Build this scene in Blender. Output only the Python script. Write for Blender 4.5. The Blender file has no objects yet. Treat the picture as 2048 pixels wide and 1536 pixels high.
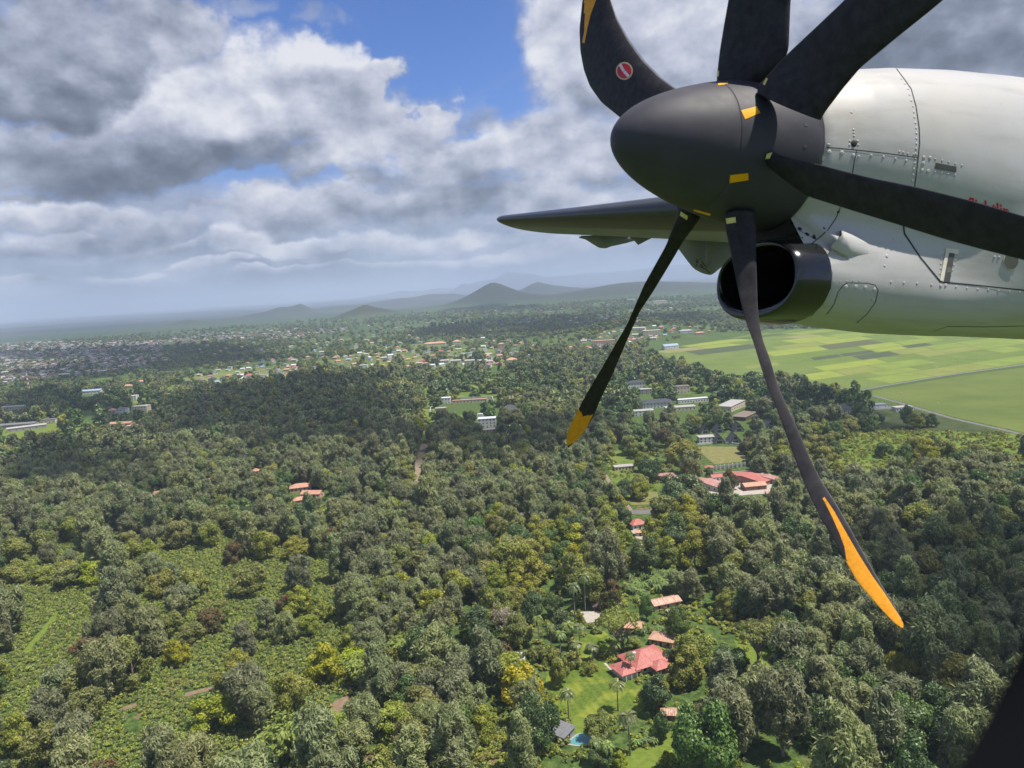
import bpy, bmesh, math, random
import numpy as np
from mathutils import Vector, Matrix
from mathutils.bvhtree import BVHTree
R = math.radians
D = bpy.data
SC = bpy.context.scene
COL = SC.collection
rng = np.random.default_rng(7)
random.seed(7)

# ------------------------------------------------------------------ camera
F = 1500.0; PW, PH = 2048.0, 1536.0           # focal length in photo pixels
CAMZ = 150.0
PITCH, ROLL = R(7.47), R(3.72)
_f = Vector((0, math.cos(PITCH), -math.sin(PITCH)))
_u0 = Vector((0, math.sin(PITCH), math.cos(PITCH)))
_r0 = Vector((1, 0, 0))
_u = _u0*math.cos(ROLL) + _r0*math.sin(ROLL)
_r = _r0*math.cos(ROLL) - _u0*math.sin(ROLL)
CAM_M = Matrix(((_r.x, _u.x, -_f.x, 0), (_r.y, _u.y, -_f.y, 0), (_r.z, _u.z, -_f.z, CAMZ), (0, 0, 0, 1)))
cam_d = D.cameras.new('camera'); cam = D.objects.new('camera', cam_d); COL.objects.link(cam)
cam.matrix_world = CAM_M
cam_d.sensor_width = 36.0; cam_d.lens = 36.0*F/PW
cam_d.clip_start = 0.02; cam_d.clip_end = 400000
cam_d.dof.use_dof = True; cam_d.dof.focus_distance = 25.0; cam_d.dof.aperture_fstop = 7.0
SC.camera = cam

# ------------------------------------------------------------------ sun, sky, exposure
SUN_DIR = Vector((0.95, -0.30, 0.0)).normalized()*math.cos(R(66)) + Vector((0, 0, math.sin(R(66))))
SC.view_settings.view_transform = 'Standard'; SC.view_settings.look = 'None'
SC.view_settings.exposure = 0.62; SC.view_settings.gamma = 1.0
sun_d = D.lights.new('sun', 'SUN'); sun_d.energy = 4.1; sun_d.angle = R(0.5); sun_d.color = (1.0, 0.94, 0.83)
sun = D.objects.new('sun', sun_d); COL.objects.link(sun); sun.location = (300, 60, 900)
sun.rotation_euler = SUN_DIR.to_track_quat('Z', 'Y').to_euler()
SC.render.engine = 'CYCLES'
cy = SC.cycles
cy.use_denoising = True
try: cy.denoiser = 'OPENIMAGEDENOISE'
except Exception: pass
cy.max_bounces = 6; cy.diffuse_bounces = 3; cy.glossy_bounces = 3; cy.transmission_bounces = 2
cy.volume_bounces = 1; cy.transparent_max_bounces = 8
cy.sample_clamp_indirect = 4.0

def pix_dir(px, py):
    """world direction through a pixel of the 2048 x 1536 photograph"""
    v = Vector(((px-PW/2)/F, -(py-PH/2)/F, -1.0))
    return (CAM_M.to_3x3() @ v)
_M3 = np.array(CAM_M.to_3x3()); _MI = np.linalg.inv(_M3)
def to_pix(P):
    P = np.atleast_2d(np.asarray(P, float)); c = (P-np.array([0, 0, CAMZ])) @ _MI.T
    z = -c[:, 2]; z = np.where(z < 1e-3, 1e-3, z)
    return np.stack([PW/2+F*c[:, 0]/z, PH/2-F*c[:, 1]/z, -c[:, 2]], 1)

# ------------------------------------------------------------------ node helpers
class NT:
    def __init__(s, tree): s.t = tree; s.n = tree.nodes; s.l = tree.links
    def node(s, typ, **kw):
        n = s.n.new(typ)
        for k, v in kw.items(): setattr(n, k, v)
        return n
    def put(s, sock, v):
        if v is None: return
        if isinstance(v, bpy.types.NodeSocket): s.l.new(v, sock)
        else: sock.default_value = v
    def m(s, op, a, b=None, c=None, clamp=False):
        n = s.node('ShaderNodeMath', operation=op, use_clamp=clamp)
        s.put(n.inputs[0], a); s.put(n.inputs[1], b)
        if c is not None: s.put(n.inputs[2], c)
        return n.outputs[0]
    def vm(s, op, a, b=None, scale=None):
        n = s.node('ShaderNodeVectorMath', operation=op)
        s.put(n.inputs[0], a)
        if b is not None: s.put(n.inputs[1], b)
        if scale is not None: s.put(n.inputs['Scale'], scale)
        return n.outputs[0]
    def xyz(s, x, y, z):
        n = s.node('ShaderNodeCombineXYZ')
        for i, v in enumerate((x, y, z)): s.put(n.inputs[i], v)
        return n.outputs[0]
    def sep(s, v):
        n = s.node('ShaderNodeSeparateXYZ'); s.put(n.inputs[0], v); return n.outputs
    def noise(s, vec, scale, detail=4, rough=0.5, dist=0.0, out=0):
        n = s.node('ShaderNodeTexNoise'); s.put(n.inputs['Vector'], vec)
        s.put(n.inputs['Scale'], scale); s.put(n.inputs['Detail'], detail)
        s.put(n.inputs['Roughness'], rough); s.put(n.inputs['Distortion'], dist)
        return n.outputs[out]
    def vor(s, vec, scale, feature='F1', out=0, rnd=1.0):
        n = s.node('ShaderNodeTexVoronoi', feature=feature); s.put(n.inputs['Vector'], vec)
        s.put(n.inputs['Scale'], scale); s.put(n.inputs['Randomness'], rnd); return n.outputs[out]
    def step(s, v, a, b):
        n = s.node('ShaderNodeMapRange', interpolation_type='SMOOTHSTEP'); s.put(n.inputs[0], v)
        n.inputs[1].default_value = a; n.inputs[2].default_value = b; return n.outputs[0]
    def lin(s, v, a, b, c=0.0, d=1.0):
        n = s.node('ShaderNodeMapRange'); s.put(n.inputs[0], v)
        for i, x in enumerate((a, b, c, d)): n.inputs[1+i].default_value = x
        return n.outputs[0]
    def mix(s, f, a, b):
        n = s.node('ShaderNodeMix', data_type='RGBA'); s.put(n.inputs[0], f)
        s.put(n.inputs[6], rgba(a)); s.put(n.inputs[7], rgba(b)); return n.outputs[2]
    def ramp(s, f, pts, interp='LINEAR'):
        n = s.node('ShaderNodeValToRGB'); cr = n.color_ramp; cr.interpolation = interp
        while len(cr.elements) < len(pts): cr.elements.new(0.5)
        for e, (p, c) in zip(cr.elements, pts): e.position = p; e.color = rgba(c)
        s.put(n.inputs[0], f); return n.outputs[0]
def rgba(c):
    if isinstance(c, bpy.types.NodeSocket): return c
    return tuple(c)+(1.0,) if len(c) == 3 else tuple(c)
def srgb(r, g, b):
    return tuple(((x/255+0.055)/1.055)**2.4 if x > 10 else x/255/12.92 for x in (r, g, b))

def new_mat(name, rough=0.8, spec=0.3, metal=0.0, coat=0.0):
    m = D.materials.new(name); m.use_nodes = True; t = NT(m.node_tree)
    b = t.n.get('Principled BSDF'); b.inputs['Roughness'].default_value = rough
    b.inputs['Specular IOR Level'].default_value = spec; b.inputs['Metallic'].default_value = metal
    b.inputs['Coat Weight'].default_value = coat
    return m, t, b
def bump(t, b, h, strength=0.3, dist=0.05):
    n = t.node('ShaderNodeBump'); n.inputs['Strength'].default_value = strength
    n.inputs['Distance'].default_value = dist; t.put(n.inputs['Height'], h); t.l.new(n.outputs[0], b.inputs['Normal'])
def plain(name, col, rough=0.8, var=0.15, scale=3.0, spec=0.3, metal=0.0, coat=0.0, objrand=0.0):
    """one colour broken up by weather and grime"""
    m, t, b = new_mat(name, rough, spec, metal, coat)
    co = t.node('ShaderNodeTexCoord').outputs['Object']
    f = t.noise(co, scale, 5, 0.6)
    f = t.lin(f, 0.3, 0.7, 1-var, 1+var)
    c = t.vm('SCALE', tuple(col), scale=f)
    if objrand:
        oi = t.node('ShaderNodeObjectInfo').outputs['Random']
        c = t.vm('SCALE', c, scale=t.lin(oi, 0, 1, 1-objrand, 1+objrand))
    t.l.new(c, b.inputs['Base Color'])
    return m

# ------------------------------------------------------------------ the sky: blue above, broken cumulus, paling to the horizon
world = D.worlds.new('World'); SC.world = world; world.use_nodes = True
wt = NT(world.node_tree); wt.n.clear()
def build_sky():
    t = wt
    tc = t.node('ShaderNodeTexCoord').outputs['Generated']
    nrm = t.vm('NORMALIZE', tc)
    X, Y, Z = t.sep(nrm)
    z = t.m('MAXIMUM', Z, 0.0)
    hl = t.m('SQRT', t.m('ADD', t.m('ADD', t.m('MULTIPLY', X, X), t.m('MULTIPLY', Y, Y)), 1e-5))
    cx, cyy = t.m('DIVIDE', X, hl), t.m('DIVIDE', Y, hl)
    yy = t.m('MAXIMUM', t.m('ABSOLUTE', Y), 0.05)
    TX, TZ = t.m('DIVIDE', X, yy), t.m('DIVIDE', Z, yy)
    warp = t.noise(nrm, 9.0, 5, 0.55, out=1)
    wx, wy, wz = t.sep(warp)
    near = t.lin(z, 0.02, 0.30, 0.35, 1.0)            # cloud detail shrinks with distance, towards the horizon
    WX = t.m('ADD', TX, t.m('MULTIPLY', t.m('MULTIPLY', t.m('SUBTRACT', wx, 0.5), 0.22), near))
    WZ = t.m('ADD', TZ, t.m('MULTIPLY', t.m('MULTIPLY', t.m('SUBTRACT', wy, 0.5), 0.15), near))
    vb = t.xyz(cx, cyy, t.m('MULTIPLY', z, 1.5)); vb2 = t.xyz(t.m('ADD', cx, 0.006), cyy, t.m('MULTIPLY', t.m('ADD', z, 0.010), 1.5))
    e1 = t.m('SUBTRACT', t.noise(vb, 13.0, 7, 0.58), 0.5)
    g1 = t.noise(vb, 7.5, 6, 0.52); g2 = t.noise(t.xyz(t.m('ADD', cx, 0.010), cyy, t.m('MULTIPLY', t.m('ADD', z, 0.018), 1.5)), 7.5, 5, 0.52)
    soft = t.m('SUBTRACT', t.noise(vb, 5.0, 3, 0.5), 0.5)
    shade = t.m('ADD', t.m('ADD', t.m('MULTIPLY', t.m('SUBTRACT', g1, g2), 2.3), t.m('MULTIPLY', e1, 0.35)), t.m('MULTIPLY', soft, 0.55))
    RAMP = [(0.0, srgb(96, 104, 122)), (0.25, srgb(124, 132, 151)), (0.5, srgb(160, 167, 187)),
            (0.75, srgb(194, 198, 214)), (1.0, srgb(226, 227, 234))]
    acc_a = None
    # base deck: scattered cloud everywhere
    dk = t.m('ADD', t.noise(t.xyz(cx, cyy, t.m('MULTIPLY', z, 3.0)), 6.0, 5, 0.55), t.m('MULTIPLY', e1, 0.5))
    br = t.m('ADD', t.m('ADD', 0.40, t.m('MULTIPLY', shade, .7)), t.m('MULTIPLY', t.m('SUBTRACT', 0.5, dk), 0.7))
    # px, py, half width, up, down, brightness of top, of base, softness, opacity
    CL = [(700, 300, 60, 60, 60, .6, .5, .5, 0.0),
          (250, 552, 90, 14, 9, .86, .40, .4, 1), (420, 530, 90, 13, 8, .84, .38, .4, 1), (560, 542, 110, 10, 7, .74, .36, .4, 1), (760, 530, 120, 11, 7, .76, .36, .4, 1), (60, 560, 90, 12, 8, .7, .34, .4, 1), (1000, 520, 160, 20, 10, .8, .36, .4, 1), (330, 500, 120, 16, 10, .8, .36, .4, 1),
          (600, 502, 130, 26, 18, .90, .42, .4, 1), (880, 486, 150, 26, 16, .74, .42, .5, 1), (740, 484, 105, 32, 20, .90, .42, .4, 1),
          (465, 492, 70, 46, 28, .95, .48, .4, 1), (1150, 500, 180, 26, 18, .7, .45, .5, 1),
          (140, 496, 230, 34, 20, .66, .30, .5, 1), (110, 440, 200, 44, 30, 1.0, .42, .4, 1), (310, 455, 110, 40, 40, .7, .42, .5, 1),
          (1120, 420, 220, 60, 50, .75, .38, .5, 1), (590, 432, 225, 66, 46, .92, .20, .4, 1), (890, 412, 170, 50, 38, .62, .30, .5, 1),
          (930, 338, 150, 66, 50, 1.0, .45, .4, 1), (1150, 300, 220, 120, 90, .82, .48, .5, 1), (760, 290, 180, 100, 70, .78, .50, .4, 1),
          (740, 195, 85, 60, 80, .88, .66, .35, 1), (830, 250, 80, 36, 60, .80, .66, .35, 1), (600, 180, 150, 95, 110, .86, .60, .4, 1),
          (430, 240, 340, 170, 100, .92, .42, .5, 1), (600, 330, 90, 40, 40, .70, .42, .5, 1), (240, 330, 400, 100, 62, .62, .06, .45, 1), (20, 285, 130, 60, 60, .66, .40, .5, 1),
          (450, 235, 120, 70, 70, .98, .66, .6, .75), (300, 60, 140, 120, 90, .80, .52, .4, 1),
          (90, 150, 250, 200, 95, .48, .03, .45, 1), (1200, 110, 170, 230, 150, .90, .62, .5, 1),
          (1400, 60, 330, 260, 170, .74, .52, .5, 1), (1930, 80, 360, 300, 110, .46, .16, .5, 1),
          (630, 38, 55, 26, 30, .66, .58, .9, .55), (470, 15, 70, 30, 30, .6, .55, .9, .6)]
    alpha = t.m('MULTIPLY', t.step(dk, 0.44, 0.56), t.step(t.m('ADD', TZ, t.m('MULTIPLY', t.m('ABSOLUTE', t.m('SUBTRACT', TX, pix_dir(780, 100).x)), -0.5)), 0.20, 0.13))
    alpha = t.m('MAXIMUM', alpha, t.m('MULTIPLY', t.step(t.m('ADD', TZ, t.m('MULTIPLY', soft, 0.12)), 0.20, 0.12), 0.9))
    for (px, py, a_, bu, bd, tb, bb, so, op) in CL:
        d = pix_dir(px, py); x0, z0 = d.x/d.y, d.z/d.y
        dx = t.m('DIVIDE', t.m('SUBTRACT', WX, x0), a_/F)
        dz = t.m('SUBTRACT', WZ, z0)
        v = t.m('MAXIMUM', t.m('DIVIDE', dz, bu/F), t.m('DIVIDE', dz, -bd/F))
        q = t.m('SUBTRACT', 1.0, t.m('ADD', t.m('MULTIPLY', dx, dx), t.m('MULTIPLY', v, v)))
        q = t.m('ADD', q, t.m('MULTIPLY', e1, 1.6))
        m_ = t.step(q, -0.05, so*1.35)
        if op < 1: m_ = t.m('MULTIPLY', m_, op)
        h = t.lin(dz, -bd/F, bu*.75/F, bb, tb)
        b_ = t.m('ADD', h, shade)
        # mix brightness and opacity
        br = t.m('ADD', t.m('MULTIPLY', br, t.m('SUBTRACT', 1.0, m_)), t.m('MULTIPLY', b_, m_))
        alpha = t.m('MAXIMUM', alpha, m_)
    alpha = t.m('MAXIMUM', alpha, t.m('MULTIPLY', t.step(dk, 0.42, 0.54), t.step(TZ, 0.42, 0.60)))
    cov = alpha
    br = t.m('ADD', t.m('MULTIPLY', t.m('SUBTRACT', br, 0.53), 1.02), 0.555)
    cl = t.ramp(br, RAMP)
    sky = t.node('ShaderNodeTexSky', sky_type='NISHITA'); sky.sun_disc = False
    sky.sun_elevation = math.asin(SUN_DIR.z); sky.sun_rotation = math.atan2(SUN_DIR.x, SUN_DIR.y)
    sky.altitude = 1200; sky.air_density = 1.0; sky.dust_density = 0.6; sky.ozone_density = 2.5
    blue = t.vm('MULTIPLY', t.vm('SCALE', sky.outputs[0], scale=0.105), (0.66, 0.88, 1.34))
    c = t.mix(cov, blue, cl)
    hz = t.step(z, 0.040, 0.0)
    c = t.mix(t.m('MULTIPLY', hz, 0.75), c, srgb(146, 163, 194))
    bg = t.node('ShaderNodeBackground'); t.l.new(c, bg.inputs[0]); bg.inputs[1].default_value = 0.70
    out = t.node('ShaderNodeOutputWorld'); t.l.new(bg.outputs[0], out.inputs[0])
build_sky()

# ------------------------------------------------------------------ object helpers
def tag(o, label=None, cat=None, group=None, kind=None):
    if label: o['label'] = label
    if cat: o['category'] = cat
    if group: o['group'] = group
    if kind: o['kind'] = kind
    return o
def mesh_obj(name, verts, faces, mats, parent=None, midx=None, smooth=False, link=True):
    me = D.meshes.new(name)
    me.from_pydata([tuple(v) for v in verts], [], [tuple(f) for f in faces]); 
    for m in (mats if isinstance(mats, (list, tuple)) else [mats]): me.materials.append(m)
    if midx is not None: me.polygons.foreach_set('material_index', np.asarray(midx, np.int32))
    if smooth: me.polygons.foreach_set('use_smooth', np.ones(len(me.polygons), bool))
    me.update()
    o = D.objects.new(name, me)
    if link: COL.objects.link(o)
    if parent: o.parent = parent
    return o
def empty(name, loc, rz=0.0, label=None, cat=None, group=None):
    o = D.objects.new(name, None); COL.objects.link(o); o.location = loc; o.rotation_euler = (0, 0, rz)
    o.empty_display_size = 0.5
    return tag(o, label, cat, group)
class MB:
    """collects quads and boxes into one mesh"""
    def __init__(s): s.v = []; s.f = []; s.mi = []
    def poly(s, pts, mi=0):
        b = len(s.v); s.v += [tuple(p) for p in pts]; s.f.append(tuple(range(b, b+len(pts)))); s.mi.append(mi)
    def box(s, x0, x1, y0, y1, z0, z1, mi=0, rz=0.0, c=(0, 0)):
        b = len(s.v); ca, sa = math.cos(rz), math.sin(rz)
        for z in (z0, z1):
            for x, y in ((x0, y0), (x1, y0), (x1, y1), (x0, y1)):
                s.v.append((c[0]+x*ca-y*sa, c[1]+x*sa+y*ca, z))
        for q in ((0, 3, 2, 1), (4, 5, 6, 7), (0, 1, 5, 4), (1, 2, 6, 5), (2, 3, 7, 6), (3, 0, 4, 7)):
            s.f.append(tuple(b+i for i in q)); s.mi.append(mi)
    def tube(s, pts, rad, n=6, mi=0, cap=True):
        pts = [Vector(p) for p in pts]
        if not isinstance(rad, (list, tuple)): rad = [rad]*len(pts)
        b = len(s.v); 
        for i, p in enumerate(pts):
            d = (pts[min(i+1, len(pts)-1)]-pts[max(i-1, 0)]).normalized()
            a = d.cross(Vector((0, 0, 1)) if abs(d.z) < .9 else Vector((1, 0, 0))).normalized(); c = d.cross(a)
            for k in range(n):
                an = 2*math.pi*k/n; s.v.append(tuple(p+(a*math.cos(an)+c*math.sin(an))*rad[i]))
        for i in range(len(pts)-1):
            for k in range(n):
                k2 = (k+1) % n; s.f.append((b+i*n+k, b+i*n+k2, b+(i+1)*n+k2, b+(i+1)*n+k)); s.mi.append(mi)
        if cap:
            s.f.append(tuple(b+k for k in range(n))[::-1]); s.mi.append(mi)
            s.f.append(tuple(b+(len(pts)-1)*n+k for k in range(n))); s.mi.append(mi)
    def build(s, name, mats, parent=None, smooth=False, link=True):
        return mesh_obj(name, s.v, s.f, mats, parent, s.mi, smooth, link)
def inpoly(x, y, poly):
    x = np.asarray(x, float); y = np.asarray(y, float); r = np.zeros(x.shape, bool); n = len(poly)
    for i in range(n):
        x0, y0 = poly[i]; x1, y1 = poly[(i+1) % n]
        if y0 == y1: continue
        c = ((y0 > y) != (y1 > y)) & (x < (x1-x0)*(y-y0)/(y1-y0)+x0); r ^= c
    return r
# ================================================================== the aeroplane
# frame of the aircraft: hub position, aft, outboard and up, turned into the world
def c2w(v, point=True):
    w = CAM_M.to_3x3() @ Vector((v[0], -v[1], -v[2]))
    return w + Vector((0, 0, CAMZ)) if point else w
A_c = Vector((.928, .0, .371)).normalized(); O_c = Vector((-.371, 0, .928)).normalized()
H_c = Vector((.406, -.992, 3.0)) + A_c*.55
HUB = c2w(H_c); AFT = c2w(A_c, False).normalized(); OUT = c2w(O_c, False).normalized(); UP = OUT.cross(AFT)
if UP.z < 0: UP = -UP
PM = Matrix(((AFT.x, OUT.x, UP.x, HUB.x), (AFT.y, OUT.y, UP.y, HUB.y), (AFT.z, OUT.z, UP.z, HUB.z), (0, 0, 0, 1)))
PMI = PM.inverted()
CAMP = PMI @ Vector((0, 0, CAMZ))             # camera in aircraft coordinates
def ray_l(px, py): return (PMI.to_3x3() @ pix_dir(px, py))
def on_s(px, py, s):                          # where the pixel's ray meets the plane a distance s aft of the hub
    d = ray_l(px, py); t = (s-CAMP.x)/d.x; return CAMP + d*t
def at_depth(px, py, z):                      # point at camera depth z
    d = ray_l(px, py); return CAMP + d*z
plane = D.objects.new('airplane', None); COL.objects.link(plane); plane.matrix_world = PM
tag(plane, 'white turboprop airliner with black six bladed propeller, seen from its cabin window above the forest', 'airplane')

def paint_white():
    m, t, b = new_mat('nacelle_paint', 0.42, 0.4, 0.0, 0.0)
    b.inputs['Coat Roughness'].default_value = 0.12
    co = t.node('ShaderNodeTexCoord').outputs['Object']
    st = t.noise(t.vm('MULTIPLY', co, (0.8, 5.0, 5.0)), 2.2, 6, 0.62)
    sp = t.noise(co, 38.0, 3, 0.6); sp = t.step(sp, 0.60, 0.72)
    gr = t.noise(co, 1.7, 5, 0.6)
    c = t.mix(t.step(st, 0.46, 0.72), srgb(184, 183, 182), srgb(170, 168, 164))
    c = t.mix(t.m('MULTIPLY', sp, 0.35), c, srgb(168, 166, 160))
    c = t.mix(t.m('MULTIPLY', t.step(gr, 0.5, 0.75), 0.35), c, srgb(190, 184, 168))
    t.l.new(c, b.inputs['Base Color'])
    t.l.new(t.lin(gr, 0.3, 0.7, 0.38, 0.52), b.inputs['Roughness'])
    h = t.noise(t.vm('MULTIPLY', co, (1, 1, 1)), 3.0, 2, 0.5)
    bump(t, b, h, 0.25, 0.03)
    return m
M_WHITE = paint_white()
def black_paint():
    m, t, b = new_mat('spinner_black_paint', 0.58, 0.4)
    co = t.node('ShaderNodeTexCoord').outputs['Object']
    g = t.noise(co, 60, 4, 0.7); g2 = t.noise(t.vm('MULTIPLY', co, (6, 6, 6)), 1.0, 5, 0.6)
    c = t.mix(t.step(g2, 0.4, 0.7), (0.044, 0.043, 0.056), (0.060, 0.058, 0.074))
    c = t.mix(t.m('MULTIPLY', t.step(g, 0.62, 0.75), 0.5), c, (0.075, 0.075, 0.08))
    t.l.new(c, b.inputs['Base Color']); t.l.new(t.lin(g2, 0.3, 0.7, 0.5, 0.66), b.inputs['Roughness'])
    bump(t, b, g, 0.06, 0.004)
    return m
M_BLACK = black_paint()
M_BLADE = plain('blade_black_paint', (0.028, 0.026, 0.031), 0.6, 0.4, 25, 0.22)
M_ORANGE = plain('blade_orange_paint', srgb(238, 160, 40), 0.5, 0.15, 60)
M_ORANGE2 = plain('marking_orange', srgb(250, 180, 20), 0.5, 0.05, 60)
M_PALE = plain('marking_pale_yellow', srgb(226, 216, 130), 0.55, 0.06, 60)
M_EDGE = plain('blade_edge_grey', srgb(96, 98, 106), 0.35, 0.2, 30)
M_RED = plain('marking_red', srgb(206, 40, 62), 0.5, 0.05, 60)
M_TAN = plain('marking_tan', srgb(206, 176, 140), 0.5, 0.05, 60)
M_DARK = plain('panel_gap_dark', (0.03, 0.03, 0.035), 0.7, 0.1, 10)
M_GREY = plain('vent_grey', (0.09, 0.09, 0.095), 0.6, 0.2, 12)
M_RUB = plain('intake_black', (0.008, 0.008, 0.009), 0.16, 0.3, 8, 0.6, coat=0.5)
M_WINGU = plain('wing_grey_paint', srgb(128, 124, 140), 0.45, 0.12, 3)
M_BOOT = plain('wing_boot_black', (0.028, 0.028, 0.034), 0.30, 0.2, 4, 0.5)
M_STEEL = plain('rivet_metal', srgb(190, 190, 186), 0.3, 0.2, 50, 0.5, 0.3)
M_INK = plain('stencil_ink', (0.02, 0.02, 0.022), 0.6, 0.1, 20)

# ---- spinner (the propeller's hub), blades are its children
def spin_r(x):
    x = min(max(x, 0.0), .78); return .318*math.sqrt(max(0.0, 1-(1-x/.80)**1.55))
def build_spinner():
    prof = [(-.55+x, spin_r(x)) for x in [0.0, .002, .006, .012, .02, .03, .045, .06, .08, .1]] + \
           [(-.55+x, spin_r(x)) for x in np.linspace(.12, .415, 16)]
    prof += [(-.1335, prof[-1][1]), (-.1325, prof[-1][1]-.004), (-.1315, prof[-1][1]+.001)]
    prof += [(-.55+x, spin_r(x)) for x in np.linspace(.425, .78, 18)]
    prof += [(.235, spin_r(.78)-.012), (.235, .05)]
    n = 96; v = []; f = []
    for (s, r) in prof:
        for k in range(n):
            a = 2*math.pi*k/n; v.append((s, r*math.cos(a), r*math.sin(a)))
    for i in range(len(prof)-1):
        for k in range(n):
            k2 = (k+1) % n; f.append((i*n+k, (i+1)*n+k, (i+1)*n+k2, i*n+k2))
    mi = [0]*len(f)
    return v, f, mi
sv, sf, smi = build_spinner()
BV_SPIN = BVHTree.FromPolygons([Vector(p) for p in sv], sf)
def cast(bv, px, py, lift=0.0015):
    d = ray_l(px, py).normalized(); hit = bv.ray_cast(CAMP, d)
    if hit[0] is None: return None
    n = hit[1]
    if n.dot(d) > 0: n = -n
    return hit[0] + n*lift, n
def patch(bv, quad, n=8, lift=0.0015):
    """a thin marking following the surface: bilinear grid of a pixel quad"""
    v = []; ok = True
    for i in range(n+1):
        for j in range(n+1):
            a, b_ = i/n, j/n
            x = (1-a)*(1-b_)*quad[0][0]+a*(1-b_)*quad[1][0]+a*b_*quad[2][0]+(1-a)*b_*quad[3][0]
            y = (1-a)*(1-b_)*quad[0][1]+a*(1-b_)*quad[1][1]+a*b_*quad[2][1]+(1-a)*b_*quad[3][1]
            h = cast(bv, x, y, lift)
            if h is None: return None
            v.append(h[0])
    f = [(i*(n+1)+j, (i+1)*(n+1)+j, (i+1)*(n+1)+j+1, i*(n+1)+j+1) for i in range(n) for j in range(n)]
    return v, f
def add(V, Fc, MI, v, f, mi):
    b = len(V); V.extend(v); Fc.extend(tuple(b+i for i in q) for q in f); MI.extend([mi]*len(f))
for q in ([(1482, 221), (1513, 213), (1520, 226), (1490, 239)], [(1460, 350), (1496, 346), (1497, 360), (1459, 366)],
          [(1388, 418), (1422, 427), (1420, 431), (1388, 422)]):
    p_ = patch(BV_SPIN, q)
    if p_: add(sv, sf, smi, p_[0], p_[1], 1)
for q in ([(1436, 167.5), (1456, 165), (1456, 168), (1436, 171)],):
    p_ = patch(BV_SPIN, q)
    if p_: add(sv, sf, smi, p_[0], p_[1], 1)
for (x, y) in ((1612, 250), (1610, 293)):
    p_ = patch(BV_SPIN, [(x-2.5, y-2.5), (x+2.5, y-2.5), (x+2.5, y+2.5), (x-2.5, y+2.5)], 3)
    if p_: add(sv, sf, smi, p_[0], p_[1], 2)
prop = mesh_obj('propeller', sv, sf, [M_BLACK, M_ORANGE2, M_GREY], plane, smi, True)

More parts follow.
